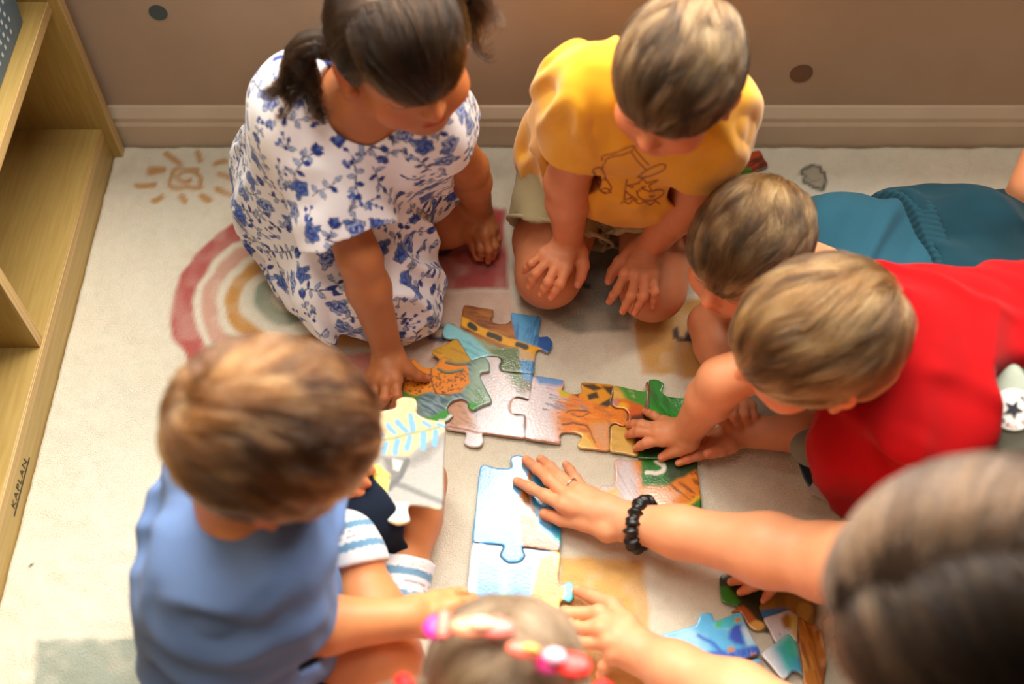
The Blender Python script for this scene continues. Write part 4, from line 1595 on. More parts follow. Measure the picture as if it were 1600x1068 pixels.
def damped(warp, cuffs, r=.045):
    """folds die out towards hems and cuffs"""
    cs = [f32(c[2]) for c in cuffs]

    def f(p):
        w = warp(p)
        for c in cs:
            q = p - c
            w = w * np.clip((np.sqrt(np.einsum('ij,ij->i', q, q)) - r) / .05, .2, 1)
        return w
    return f


def hang(S, length, k2=9, pull=.3, seed=0, wave=.004):
    """let combed strands fall on from their ends"""
    rs = np.random.default_rng(seed)
    n = len(S)
    d = S[:, -1] - S[:, -2]
    d /= np.linalg.norm(d, axis=1)[:, None]
    ln = length * (.7 + .5 * rs.random(n)) / k2
    out = [S]
    x = S[:, -1].copy()
    ph = vnoise(S[:, 0] * 30) * 3
    side = rs.normal(0, .04, (n, 3)) + np.stack([vnoise(S[:, 0] * 22 + o) for o in (1, 11, 21)], 1) * .06
    for j in range(k2):
        d = d * (1 - pull) + np.array([0, 0, -1.0]) * pull
        d /= np.linalg.norm(d, axis=1)[:, None]
        x = x + (d + side) * ln[:, None]
        out.append((x + np.stack([np.sin(j * .8 + ph), np.cos(j * .8 + ph), ph * 0], 1) * wave * j / k2)[:, None])
    return np.concatenate(out, 1)


def tee(person, arms, inflate=0.010, sleeve=0.72, flare=0.016, hem=0.02, open_neck=1.0):
    """T-shirt field: trunk bars swollen, sleeves cut flat and hollow, neck hole. arms = [(shoulder, elbow)]"""
    P, s = person, person.s
    f = Field()
    for i, (a, b, r) in enumerate(P.bars):
        rr = r + inflate * (0.9 + 0.3 * i)
        f.cone(a, b, rr, rr, 0.035 * s)
    cuffs = []
    for sh, el in arms:
        sh, el = np.asarray(sh), np.asarray(el)
        c = lerp(sh, el, sleeve)
        r0, r1 = 0.033 * s + inflate * 1.3, 0.031 * s + inflate + flare
        f.cutcone(sh, c, r0, r1, 0.022 * s)
        cuffs.append((sh, el, c, r1))
    up = nrm(P.neck - P.pelvis)
    for sh, el, c, r1 in cuffs:
        d = nrm(el - sh)
        f.cone(c - d * 0.025, c + d * 0.04, r1 * 0.72, r1 * 0.97, 0.004, 's')
    # neck opening
    f.cone(P.neck - up * 0.012 * s, P.neck + up * 0.06 * s, 0.040 * s * open_neck, 0.052 * s * open_neck, 0.006, 's')
    low = (P.hipL + P.hipR) / 2 - up * hem
    f.plane(low, -up, 0.006)
    pts = [p for a, b, r in P.bars for p in (a, b)] + [c for _, _, c, _ in cuffs]
    return f, pts, cuffs


def shorts(person, legs, inflate=0.014, length=0.7, flare=0.014, waist=0.3):
    """legs = [(hip, knee)]"""
    P, s = person, person.s
    f = Field()
    a, b, r = P.bars[-1]
    f.cone(a, b, r + inflate, r + inflate, 0.0)
    a, b, r = P.bars[-2]
    f.cone(a, b, r + inflate * 0.8, r + inflate * 0.8, 0.03 * s)
    if waist > .3:
        a, b, r = P.bars[2]
        f.cone(a, b, r + inflate * 0.75, r + inflate * 0.75, 0.03 * s)
    cs = []
    for hip, kn in legs:
        hip, kn = np.asarray(hip), np.asarray(kn)
        c = lerp(hip, kn, length)
        r0, r1 = 0.060 * s + inflate, lerp(0.060, 0.044, length) * s + inflate + flare
        f.cutcone(hip, c, r0, r1, 0.02 * s)
        cs.append((hip, kn, c, r1))
    for hip, kn, c, r1 in cs:
        d = nrm(kn - hip)
        f.cone(c - d * 0.02, c + d * 0.03, r1 * 0.80, r1 * 0.98, 0.004, 's')
    up = nrm(P.neck - P.pelvis)
    f.plane(lerp(P.pelvis, P.neck, waist), up, 0.006)
    pts = [p for a, b, r in P.bars[-2:] for p in (a, b)] + [c[2] for c in cs]
    return f, pts, cs


# ------------------------------------------------------------------ hair
def hair_mat(name, dark, mid, light, rough=0.34):
    """strand colour from the strand's own tone (lock by lock)"""
    m = bpy.data.materials.new(name)
    m.use_nodes = True
    nt = m.node_tree
    n = nt.nodes
    out = n['Material Output']
    n.remove(n['Principled BSDF'])
    h = n.new('ShaderNodeBsdfHairPrincipled')
    h.parametrization = 'COLOR'
    h.inputs['Roughness'].default_value = rough
    h.inputs['Radial Roughness'].default_value = 0.4
    h.inputs['IOR'].default_value = 1.36
    at = n.new('ShaderNodeAttribute')
    at.attribute_name = 'tone'
    r = n.new('ShaderNodeValToRGB')
    r.color_ramp.elements[0].color = (*lin(dark), 1)
    r.color_ramp.elements[1].color = (*lin(light), 1)
    e = r.color_ramp.elements.new(0.5)
    e.color = (*lin(mid), 1)
    nt.links.new(at.outputs['Fac'], r.inputs['Fac'])
    nt.links.new(r.outputs['Color'], h.inputs['Color'])
    nt.links.new(h.outputs['BSDF'], out.inputs['Surface'])
    return m


def strands_obj(name, S, mat, parent, r0=0.00035, r1=0.00012, lock=70.0):
    """S (n, k, 3) strand points"""
    n, k, _ = S.shape
    cu = bpy.data.hair_curves.new(name)
    cu.add_curves([k] * n)
    cu.position_data.foreach_set('vector', np.ascontiguousarray(S, np.float32).ravel())
    rad = np.tile(np.linspace(r0, r1, k, dtype=np.float32), n)
    at = cu.attributes.get('radius') or cu.attributes.new('radius', 'FLOAT', 'POINT')
    at.data.foreach_set('value', rad)
    mid = S[:, k // 2]
    tone = 0.5 + 0.55 * vnoise(mid * lock) + 0.25 * vnoise(mid * lock * 2.7 + 9) + np.random.default_rng(n).normal(0, 0.10, n)
    tn = cu.attributes.new('tone', 'FLOAT', 'CURVE')
    tn.data.foreach_set('value', np.clip(tone, 0, 1).astype(np.float32))
    o = link(name, cu, mat, parent)
    o['kind'] = 'stuff'
    return o


def hairline(y, front=0.26, nape=-0.30, side=-0.04):
    return np.where(y > 0, side + (front - side) * np.clip(y / 0.34, 0, 1.4) ** 1.3, side + (side - nape) * np.clip(y / 0.42, -1.2, 0))


CR_C, CR_R = np.array([0, -0.06, 0.14]), np.array([0.372, 0.445, 0.365])


def hair_cap(P, mat, thick=0.035, front=0.26, nape=-0.30, side=-0.04, wav=0.012, h=0.0034, bulge=None):
    s = P.hs
    c, R = P.hc, P.hR
    f = Field()
    f.ell(c + R @ (CR_C * s), (CR_R + thick) * s, R)
    if bulge: bulge(f)
    R32 = f32(R)

    def cut(p):
        q = ((p - f32(c)) @ R32) / s
        n = vnoise(q * 9) * 0.03
        return (hairline(q[:, 1], front, nape, side) + n - q[:, 2]) * 0.75 * s
    f.fn(cut, 0.02 * s)
    f.warp = lambda p: wav * s * vnoise(((p - f32(c)) @ R32) / s * np.array([11, 7, 11], np.float32))
    v, q = polygonize(f, c - s * 0.7, c + s * 0.7, h)
    me = mesh_np('hair', v, q, True)
    return link('hair', me, mat, P.root), v, q


def comb(P, v, n, length, whorl, swirl=0.35, lift=0.05, thick=0.035, clump=0.55, cfreq=7, k=7, seed=1, part=None, bias=(0, 0, 0), keep=None, locks=320, gather=0.55):
    """strands laid over the skull, streaming away from the crown and drawn together into locks"""
    rs = np.random.default_rng(seed)
    c, R, s = P.hc, P.hR, P.hs
    Q = ((v - c) @ R) / s
    p = Q[rs.integers(0, len(Q), n * 2)] + rs.normal(0, 0.012, (n * 2, 3))
    ok = np.linalg.norm((p - CR_C) / CR_R, axis=1) > 0.93
    if keep is not None: ok &= keep(p)
    p = p[ok][:n]
    n = len(p)
    q = (p - CR_C) / CR_R
    base = 1.0 + thick / 0.39
    p = CR_C + q / np.linalg.norm(q, axis=1)[:, None] * base * CR_R
    w = np.asarray(whorl, float)

    def flow(x0, ln, lf, jit):
        m = len(x0)
        cl = np.stack([vnoise(x0 * cfreq + o) for o in (3, 13, 23)], 1) * clump + rs.normal(0, jit, (m, 3))
        S = np.empty((m, k, 3))
        S[:, 0] = x = x0.copy()
        for j in range(1, k):
            nn = (x - CR_C) / CR_R ** 2
            nn /= np.linalg.norm(nn, axis=1)[:, None]
            d = x - w + np.asarray(bias)
            if part is not None:
                d = d + part(x)
            d -= nn * np.sum(d * nn, 1)[:, None]
            dl = np.linalg.norm(d, axis=1)[:, None]
            d /= np.maximum(dl, 1e-3)
            d = d + swirl * np.cross(nn, d) * np.clip(1.2 - dl * 1.5, 0, 1) + cl
            d -= nn * np.sum(d * nn, 1)[:, None]
            d /= np.maximum(np.linalg.norm(d, axis=1)[:, None], 1e-3)
            t = j / (k - 1)
            x = x + d * (ln / (k - 1))[:, None]
            q = (x - CR_C) / CR_R
            target = base + lf * math.sin(math.pi * min(1, 0.12 + 0.78 * t)) / 0.39
            x = CR_C + q / np.linalg.norm(q, axis=1)[:, None] * target[:, None] * CR_R
            S[:, j] = x
        return S
    gi = rs.choice(n, locks, replace=False)
    G = flow(p[gi], length * (0.75 + 0.6 * rs.random(locks)), lift * (0.25 + 1.5 * rs.random(locks)), 0.16)
    d2 = ((p[:, None, :] - p[gi][None]) ** 2).sum(2) * (0.8 + 0.4 * rs.random((1, locks)))
    own = d2.argmin(1)
    S1 = flow(p, length * (0.7 + 0.6 * rs.random(n)), lift * (0.3 + rs.random(n)), 0.10)
    off = p - p[gi][own]
    t = np.linspace(0, 1, k)[None, :, None]
    S2 = G[own] + off[:, None, :] * (1 - 0.75 * t)
    mixw = gather * np.clip(t * 1.6, 0, 1)
    S = S1 * (1 - mixw) + S2 * mixw
    q = (S - CR_C) / CR_R
    ql = np.linalg.norm(q, axis=2, keepdims=True)
    S = CR_C + q / ql * np.maximum(ql, base * 0.995) * CR_R
    return c + (S * s) @ R.T


def bundle(guides, n, r0, r1, k=14, wave=0.0, wfreq=3.0, seed=0, spread=None, jitter=0.3):
    """hair hanging along a guide polyline, strands spread in a tapering tube"""
    rs = np.random.default_rng(seed)
    G = np.array(smooth_line([np.asarray(g) for g in guides], 8))
    L = np.concatenate([[0], np.cumsum(np.linalg.norm(np.diff(G, axis=0), axis=1))])
    t = np.linspace(0, 1, k)
    C = np.stack([np.interp(t * L[-1], L, G[:, a]) for a in range(3)], 1)
    T = np.gradient(C, axis=0)
    T /= np.linalg.norm(T, axis=1)[:, None]
    up = np.array([0.31, 0.22, 0.92])
    U = np.cross(T, up)
    U /= np.linalg.norm(U, axis=1)[:, None]
    W = np.cross(T, U)
    a = rs.random(n) * 2 * np.pi
    r = np.sqrt(rs.random(n))
    ph = rs.normal(0, jitter, n)
    rad = r0 + (r1 - r0) * t
    ends = 1 - 0.25 * rs.random(n)
    S = np.empty((n, k, 3))
    for j in range(k):
        tj = t[j] * ends
        cc = np.stack([np.interp(tj, t, C[:, q]) for q in range(3)], 1)
        w1 = wave * np.sin(tj * wfreq * 2 * np.pi + ph * 2) * (0.3 + t[j])
        w2 = wave * np.cos(tj * wfreq * 2 * np.pi * 0.8 + ph * 3) * (0.3 + t[j])
        S[:, j] = cc + U[j] * (rad[j] * r * np.cos(a + ph * t[j]) + w1)[:, None] + W[j] * (rad[j] * r * np.sin(a + ph * t[j]) + w2)[:, None]
    return S


def torus_mesh(c, axis, R, r, nu=40, nv=12, wob=0.0, wn=11, squash=(1, 1)):
    a = nrm(axis)
    h = V3(0, 0, 1) if abs(a[2]) < 0.9 else V3(1, 0, 0)
    u = nrm(np.cross(a, h))
    w = np.cross(a, u)
    V = []
    for i in range(nu):
        th = 2 * math.pi * i / nu
        for j in range(nv):
            ph = 2 * math.pi * j / nv
            rr = r * (1 + wob * (math.sin(th * wn) * 0.6 + math.sin(th * wn * 1.7 + ph) * 0.4))
            dirn = u * math.cos(th) * squash[0] + w * math.sin(th) * squash[1]
            V.append(np.asarray(c) + dirn * R + (nrm(dirn) * math.cos(ph) + a * math.sin(ph)) * rr)
    F = [(i * nv + j, ((i + 1) % nu) * nv + j, ((i + 1) % nu) * nv + (j + 1) % nv, i * nv + (j + 1) % nv) for i in range(nu) for j in range(nv)]
    return np.array(V), np.array(F)


def cloth(name, col, rough=0.85, var=None, bump=(900, 0.25, 0.0012), sheen=0.06):
    return plain(name, col, rough, var or tuple(int(c * 0.95) for c in col), 14, bump, None, 0.0, 0.12, sheen)
# ------------------------------------------------------------------ the seven people
def fj(*pz):
    """finger from (px, py, z) triples mcp, pip, tip"""
    a, b, c = [J(*p) for p in pz]
    return grow_joints(a, b, c)


def th(*pz):
    return [J(*p) for p in pz]


M_FUZZ = {}


# ---- boy in the yellow T-shirt, kneeling, hands on his knees
def yellow_boy():
    P = Person((0.14, 1.02, 0), 'child in yellow printed T-shirt kneeling with hands on knees by the wall', (208, 132, 90), 0.97)
    P.brow = lin(96, 72, 50)
    shR, elR, wrR = J(926, 138, .395), J(886, 285, .240), J(889, 380, .122)
    shL, elL, wrL = J(1110, 182, .375), J(1088, 300, .225), J(1008, 392, .108)
    pel = V3(.145, 1.075, .135)
    hipR, hipL = pel + V3(-.052, 0.0, 0), pel + V3(.052, 0.0, 0)
    neck = (shL + shR) / 2 + V3(.008, -.005, .028)
    P.torso(neck, pel, shL, shR, hipL, hipR)
    P.head(J(1064, 100, .475), (-.44, -.92), 14, .160, 6)
    P.arm(shR, elR, wrR)
    P.arm(shL, elL, wrL)
    knR, knL = J(857, 430, .050), J(1020, 450, .054)
    P.leg(hipR, knR, V3(.045, 1.12, .035), V3(.085, 1.19, .024))
    P.leg(hipL, knL, V3(.245, 1.12, .035), V3(.205, 1.19, .024))
    z1, z2, z3 = .112, .108, .080
    q1, q2, q3 = .122, .120, .098
    P.hand(wrR, {'index': fj((884, 420, q1), (876, 443, q2), (861, 464, q3)), 'middle': fj((870, 414, q1), (857, 440, q2), (846, 459, q3)),
                 'ring': fj((857, 407, q1), (838, 427, q2), (828, 447, q3)), 'pinky': fj((848, 397, q1), (831, 411, q2), (819, 424, q3)),
                 'thumb': th((905, 396, .112), (911, 414, .106), (908, 431, .098), (903, 444, .090))}, .0062, .0175)
    P.hand(wrL, {'index': fj((977, 428, z1), (966, 451, .09), (952, 471, .062)), 'middle': fj((995, 431, z1), (986, 462, z2), (973, 486, z3)),
                 'ring': fj((1010, 433, z1), (1005, 462, z2), (992, 488, z3)), 'pinky': fj((1021, 430, z1), (1023, 456, z2), (1020, 478, z3)),
                 'thumb': th((987, 398, .10), (969, 409, .09), (957, 423, .075), (951, 439, .062))}, .0062, .0175)
    P.finish()
    mat = attr_mat('yellow_jersey', 0.85, (900, 0.2, 0.0012), 0, 0, 0.2, 0.3, 0.04, 25)
    f, pts, cuffs = tee(P, [(shR, elR), (shL, elL)], .009, .60, .004, .012, 0.95)
    # belly of the shirt hangs forward over the waistband
    mid = lerp(neck, pel, .6)
    f.ops.insert(1, ('u', 0.04, 'e', f32(mid + V3(0, -.045, -.01)), f32((.078, .058, .10)), None))
    g1 = folds(.0060, 26, 3.5, shR - pel, 3.0, .0045)
    g2 = folds(.0035, 30, 3.0, V3(0.3, 0, 1), 8.0)
    f.warp = damped(lambda p: g1(p) + g2(p), cuffs)
    lines = [smooth_line([(940, 250), (944, 243), (960, 239), (988, 228), (990, 233), (975, 241), (950, 247), (942, 262), (943, 268)]),
             smooth_line([(990, 229), (1000, 243), (1013, 257)]), smooth_line([(987, 238), (995, 250), (1006, 262), (1011, 266)]),
             smooth_line([(996, 277), (1010, 266), (1030, 257), (1040, 258), (1034, 267), (1012, 276), (996, 277)]),
             smooth_line([(926, 265), (938, 262), (946, 278), (936, 280), (926, 265)]), smooth_line([(946, 278), (955, 292), (953, 297)]),
             smooth_line([(926, 267), (933, 285), (938, 297), (946, 301), (955, 300)]),
             smooth_line([(938, 298), (942, 295), (950, 295), (952, 299), (945, 302), (938, 298)]),
             [(979, 281), (976, 296), (976, 312), (990, 308)], smooth_line([(976, 296), (982, 303), (990, 308), (996, 312)]),
             [(980, 290), (998, 286), (1004, 277), (1010, 286), (1028, 281), (1014, 290), (1018, 298)],
             smooth_line([(995, 298), (997, 306), (1005, 312), (1018, 313), (1030, 308), (1038, 300), (1030, 296), (1015, 299), (1004, 295), (996, 299)]),
             smooth_line([(970, 318), (975, 314), (982, 318), (990, 312), (998, 318), (1008, 315), (1016, 320), (1024, 314), (1030, 318)]),
             smooth_line([(984, 291), (987, 293), (990, 291)]), smooth_line([(1002, 292), (1005, 294), (1008, 291)]), smooth_line([(1016, 306), (1019, 308), (1022, 305)])]

    def col(v):
        c = np.tile(lin(228, 160, 26), (len(v), 1))
        px, py = to_px(v[:, 0], v[:, 1], v[:, 2])
        front = v[:, 1] < pel[1] - 0.02
        px = px.astype(float)
        m = (px > 915) & (px < 1050) & (py > 220) & (py < 326) & front
        d = np.full(len(v), 1e9)
        for ln in lines:
            d[m] = np.minimum(d[m], seg_dist(px[m], py[m], ln))
        k = np.clip(1.5 - d / 1.25, 0, 1)[:, None]
        return c * (1 - k) + lin(142, 66, 26) * k
    garment(P, 'tshirt', f, pts, .0021, mat, colors=col, label='yellow T-shirt with brown line drawing of shapes')
    # collar rib and hem stitching
    up = nrm(neck - pel)
    v, q = torus_mesh(neck + up * .004, up, .041, .0035, 48, 8)
    link('collar', mesh_np('collar', v, q), cloth('yellow_rib', (240, 180, 40)), P.root)
    f, pts, cs = shorts(P, [(hipR, knR), (hipL, knL)], .014, .66, .012, .30)
    g = folds(.004, 34, 2.5, V3(0, 1, .3), 2)
    f.warp = g
    sh = garment(P, 'shorts', f, pts, .0036, cloth('khaki_twill', (164, 150, 112), 0.9))
    for hip, kn, c, r1 in cs:
        v, q = torus_mesh(c - nrm(kn - hip) * .004, kn - hip, r1 * 0.99, .003, 48, 8)
        v = v[:, :]
        v[:, 2] = np.maximum(v[:, 2], .004)
        link('cuff_hem', mesh_np('cuff_hem', v, q), cloth('khaki_hem', (170, 156, 118)), sh)
    mc = plain('brown_hair_base', (66, 50, 32), 1.0, None, 30, None, None, 0.0, 0.05)
    cap, v, q = hair_cap(P, mc, .02, .30, -.30, -.02)
    S = comb(P, v, 15000, .34, (-.05, -.34, .42), .5, .03, .02, .35, 6, 7, seed=3, bias=(.1, .45, .0))
    strands_obj('hair_strands', S, hair_mat('brown_hair', (30, 19, 10), (74, 52, 30), (138, 110, 74)), cap, .00042, .00016)


# ---- girl in the blue floral dress
def flower_paint(v, f, rs, rose=False):
    """blue sprigs drawn on the cloth: each is laid flat on the surface around its own point"""
    c = np.tile(lin(236, 236, 242), (len(v), 1))
    h = 5e-4
    order = rs.permutation(len(v))
    cell = {}
    cen = []
    dmin = 0.0240
    for i in order[:60000]:
        p = v[i]
        k = tuple((p // dmin).astype(int))
        good = True
        for a in (-1, 0, 1):
            for b in (-1, 0, 1):
                for d in (-1, 0, 1):
                    for j in cell.get((k[0] + a, k[1] + b, k[2] + d), ()):
                        if np.sum((v[j] - p) ** 2) < dmin * dmin:
                            good = False
                            break
                    if not good: break
                if not good: break
            if not good: break
        if good:
            cell.setdefault(k, []).append(i)
            cen.append(i)
    P0 = v[cen]
    E = np.eye(3, dtype=np.float32) * h
    N = np.stack([f(P0 + E[a]) - f(P0 - E[a]) for a in range(3)], 1)
    N /= np.linalg.norm(N, axis=1)[:, None] + 1e-9
    DARK, MID, PALE, LINE = lin(36, 58, 142), lin(84, 112, 182), lin(160, 176, 214), lin(40, 52, 98)
    srt = np.argsort(v[:, 0])
    xs = v[srt, 0]
    for n_, (p, nn) in enumerate(zip(P0, N)):
        R = 0.0250
        a, b = np.searchsorted(xs, p[0] - R), np.searchsorted(xs, p[0] + R)
        idx = srt[a:b]
        q = v[idx] - p
        ok = (np.abs(q[:, 1]) < R) & (np.abs(q[:, 2]) < R)
        idx, q = idx[ok], q[ok]
        if len(idx) < 4: continue
        ref = rs.normal(size=3)
        u = nrm(np.cross(nn, ref))
        w = np.cross(nn, u)
        if np.dot(u, u) < .5: continue
        depth = np.abs(q @ nn)
        x, y = (q @ u) * 740, (q @ w) * 740        # millimetres
        flat = depth < 0.012
        kind = rs.choice(['rose', 'sprig', 'berries', 'bud'], p=[.30, .33, .19, .18])
        cc = c[idx]

        def put(m, col):
            m = (np.clip(m, 0, 1) * flat)[:, None]
            cc[:] = cc * (1 - m) + col * m
        def leaf(ax, ay, bx, by, wd, fill):
            dx, dy = bx - ax, by - ay
            L = math.hypot(dx, dy)
            t = ((x - ax) * dx + (y - ay) * dy) / L ** 2
            e = ((x - ax) * -dy + (y - ay) * dx) / L
            prof = wd * np.sin(np.clip(t, 0, 1) * math.pi) ** .8
            d = prof - np.abs(e)
            ins = (t > 0) & (t < 1)
            put(((d > 0) & ins) * 1.0, fill)
            put(np.clip(1.0 - np.abs(d) / .8, 0, 1) * ((t > -.05) & (t < 1.05)) * .85, LINE)
        if kind == 'rose':
            r, th_ = np.hypot(x, y), np.arctan2(y, x)
            for k in range(3):
                an = rs.random() * 6.28
                leaf(5 * math.cos(an), 5 * math.sin(an), 13 * math.cos(an), 13 * math.sin(an), 2.8, MID if k else PALE)
            edge = 7.6 + 1.0 * np.cos(5 * th_ + n_)
            put((r < edge) * 1.0, PALE if rs.random() < .6 else MID * 1.2)
            put(np.clip(1 - np.abs(r - edge) / .9, 0, 1), LINE)
            put(np.clip(1 - np.abs(r - 4.6 - .8 * np.cos(4 * th_ + 1 + n_)) / .8, 0, 1) * .9, DARK)
            put(((r < 6.6) & (np.cos(th_ * 2.5 + r * .9 + n_) > .25)) * .8, DARK)
            put((r < 1.6) * 1.0, DARK)
        elif kind == 'sprig':
            st = [(-12, -4), (-5, 0), (3, 1), (11, 6)]
            put(np.clip(1.3 - seg_dist(x, y, st) / .7, 0, 1), LINE)
            for (ax, ay, bx, by) in ((-8, -2, -10, 6), (-4, 0, -2, -8), (2, 1, 1, 9), (5, 2, 10, -4), (9, 5, 15, 9)):
                leaf(ax, ay, bx, by, 2.0, DARK if rs.random() < .45 else PALE)
        elif kind == 'berries':
            for k in range(7):
                an, rr = rs.random() * 6.28, 3 + rs.random() * 6
                bx, by = rr * math.cos(an), rr * math.sin(an)
                put(np.clip(1.2 - seg_dist(x, y, [(0, -8), (bx, by)]) / .6, 0, 1) * .8, LINE)
                put((np.hypot(x - bx, y - by) < 1.9) * 1.0, DARK if k % 2 else MID)
            leaf(0, -8, 7, -10, 2, PALE)
        else:
            put(np.clip(1.3 - seg_dist(x, y, [(0, -13), (1, -5), (0, 2)]) / .7, 0, 1), LINE)
            leaf(0, -1, 0, 9, 4.2, MID)
            leaf(-1, -1, -5, 7, 2.2, DARK)
            leaf(1, -1, 5, 7, 2.2, DARK)
            leaf(1, -7, 7, -5, 1.8, PALE)
            leaf(0, -9, -6, -8, 1.8, PALE)
        c[idx] = cc
    return c


def floral_girl():
    P = Person((-0.2, 0.99, 0), 'child in white and blue floral dress kneeling beside the rainbow', (176, 108, 64), 0.98)
    P.brow = lin(48, 34, 26)
    shR, elR, wrR = J(472, 160, .355), J(562, 405, .20), J(606, 548, .046)
    shL, elL, wrL = J(674, 182, .345), J(732, 262, .19), J(750, 332, .055)
    pel = V3(-.215, 1.05, .13)
    hipR, hipL = pel + V3(-.05, -.02, 0), pel + V3(.05, .02, 0)
    neck = (shL + shR) / 2 + V3(0, -.005, .028)
    P.torso(neck, pel, shL, shR, hipL, hipR)
    P.head(J(620, 44, .475), (.42, -.9), 5, .178, -6)
    P.arm(shR, elR, wrR, (.031, .026, .027, .0195))
    P.arm(shL, elL, wrL, (.031, .025, .025, .018))
    knR, knL = J(612, 456, .06), J(700, 345, .05)
    P.leg(hipR, knR, V3(-.30, 1.02, .04), V3(-.28, 1.10, .025))
    P.leg(hipL, knL, V3(-.13, 1.05, .035), V3(-.15, 1.12, .025), (.055, .036, .036, .024))
    P.hand(wrR, {'index': fj((619, 594, .042), (620, 618, .040), (613, 637, .014)), 'middle': fj((604, 598, .045), (601, 622, .042), (594, 634, .014)),
                 'ring': fj((591, 594, .042), (585, 614, .036), (583, 622, .014)), 'pinky': fj((580, 588, .036), (575, 604, .03), (577, 612, .013)),
                 'thumb': th((624, 566, .042), (638, 577, .036), (653, 587, .026), (666, 591, .018))}, .0064, .0185)
    P.hand(wrL, {'index': fj((748, 368, .045), (751, 388, .035), (752, 404, .012)), 'middle': fj((758, 368, .05), (764, 390, .036), (763, 408, .012)),
                 'ring': fj((766, 364, .046), (773, 384, .034), (770, 402, .012)), 'pinky': fj((772, 358, .04), (778, 374, .028), (776, 392, .011)),
                 'thumb': th((742, 348, .045), (738, 368, .036), (740, 386, .024), (745, 402, .013))}, .0058, .0165)
    P.finish()
    # dress: yoke, wide gathered body, two elbow sleeves, skirt pooling on the rug
    f = Field()
    for i, (a, b, r) in enumerate(P.bars):
        rr = r + (.010, .012, .020, .028, .036)[i]
        f.cone(a, b, rr, rr, .035)
    for (a, b, ra, rb, k) in ((J(500, 300, .13), J(565, 440, .09), .090, .072, .05), (J(565, 440, .09), J(622, 470, .05), .072, .046, .04),
                              (J(490, 330, .08), J(508, 418, .05), .070, .050, .05), (J(508, 418, .05), J(556, 480, .03), .050, .036, .04),
                              (J(540, 300, .12), J(604, 400, .09), .074, .054, .05), (J(604, 400, .09), J(622, 458, .055), .054, .046, .04),
                              (J(452, 338, .07), J(490, 405, .045), .050, .042, .04), (J(580, 260, .20), J(602, 330, .14), .060, .056, .04)):
        f.cone(a, b, ra, rb, k)
    cR = lerp(shR, elR, .80)
    f.cutcone(shR, cR, .050, .058, .03)
    cL = lerp(shL, elL, .30)
    f.cutcone(shL - nrm(elL - shL) * .01, cL, .037, .041, .022)
    for sh, el, c_, r_ in ((shR, elR, cR, .058), (shL, elL, cL, .041)):
        d = nrm(el - sh)
        f.cone(c_ - d * .035, c_ + d * .03, r_ * .70, r_ * .95, .004, 's')
    up = nrm(neck - pel)
    f.cone(neck - up * .016 + V3(0, -.008, 0), neck + up * .06, .046, .060, .006, 's')
    g1 = folds(.0085, 22, 4.5, V3(.15, -.35, 1), 4.0, .006)
    g2 = folds(.0075, 24, 4.0, nrm(J(620, 490, .05) - J(470, 300, .15)), 12.0, .006)

    def wp(p):
        w = np.clip((.30 - p[:, 2]) / .16, 0, 1)
        return g1(p) * (.35 + .65 * w) + g2(p) * w
    f.warp = wp
    rs = np.random.default_rng(21)
    pts = [J(372, 380, 0), J(690, 580, 0), J(400, 560, 0), J(430, 60, .3), V3(-.1, 1.1, .2), J(390, 330, .1), J(690, 170, .4), cL + V3(.03, 0, 0)]
    mat = attr_mat('floral_cotton', 0.85, (700, 0.2, 0.0012), 0, 0, 0.2, 0.2, 0.03, 25)
    field = f
    garment(P, 'dress', f, pts, .0021, mat, .06, lambda v: flower_paint(v, field, rs), 'white cotton dress printed with blue roses')
    mc = plain('dark_hair_base', (34, 24, 16), 1.0, None, 30, None, None, 0.0, 0.05)
    cap, v, q = hair_cap(P, mc, .03, .30, -.28, -.0)
    mat = hair_mat('dark_brown_hair', (18, 11, 6), (36, 24, 14), (64, 44, 28), .28)
    # combed from the parting to two tails behind the ears, fringe over the brow
    keepb = lambda p: ~((p[:, 1] > .12) & (np.abs(p[:, 0]) < .30))
    S1 = comb(P, v, 11000, .52, (0, -.02, .50), .1, .02, .03, .22, 5, 8, seed=5, part=lambda x: np.stack([np.sign(x[:, 0]) * .5, -.35 * np.ones(len(x)), -.45 * np.ones(len(x))], 1), keep=keepb)
    S2 = comb(P, v, 5200, .47, (0, -.10, .49), .0, .035, .03, .18, 6, 8, seed=6, bias=(0, .9, -.2), keep=lambda p: (p[:, 1] > -.02) & (np.abs(p[:, 0]) < .30) & (p[:, 2] > .2))
    strands_obj('hair_strands', np.concatenate([S1, S2]), mat, cap, .00045, .00018)
    t = []
    for sx, sd in ((-1, 1), (1, 2)):
        o = -sx                                   # her right is the photo's left
        a = P.hl(sx * .36, -.16, .10)
        b = P.hl(sx * .52, -.24, .06)
        w_ = 1.0 if sx > 0 else .35               # the far tail is thinner
        c_ = b + V3(o * .014 * w_, -.006, -.026)
        d_ = c_ + V3(o * .002, -.012, -.026)
        t.append(bundle([a, b, c_, d_], int(1500 * w_), .014 * w_ + .003, .010 * w_, 14, .006, 1.3, sd))
        t.append(bundle([a, b, c_ + V3(o * .014, 0, -.004), d_ + V3(o * .022, -.006, .012), d_ + V3(o * .018, -.012, .026)], int(320 * w_), .008, .008, 14, .006, 1.2, sd + 5))
        t.append(bundle([a, b + V3(0, 0, -.01), c_ + V3(o * -.012, -.012, -.012), d_ + V3(o * -.022, -.016, -.006), d_ + V3(o * -.034, -.018, .004)], int(360 * w_), .008, .008, 14, .006, 1.2, sd + 9))
        t.append(bundle([a, b, c_ + V3(o * .004, -.006, 0), d_ + V3(o * .010, -.010, -.012), d_ + V3(o * .024, -.014, -.010)], int(300 * w_), .008, .006, 14, .006, 1.5, sd + 14))
        v2, q2 = torus_mesh(lerp(a, b, .55), b - a, .0105, .0045, 32, 10, .15)
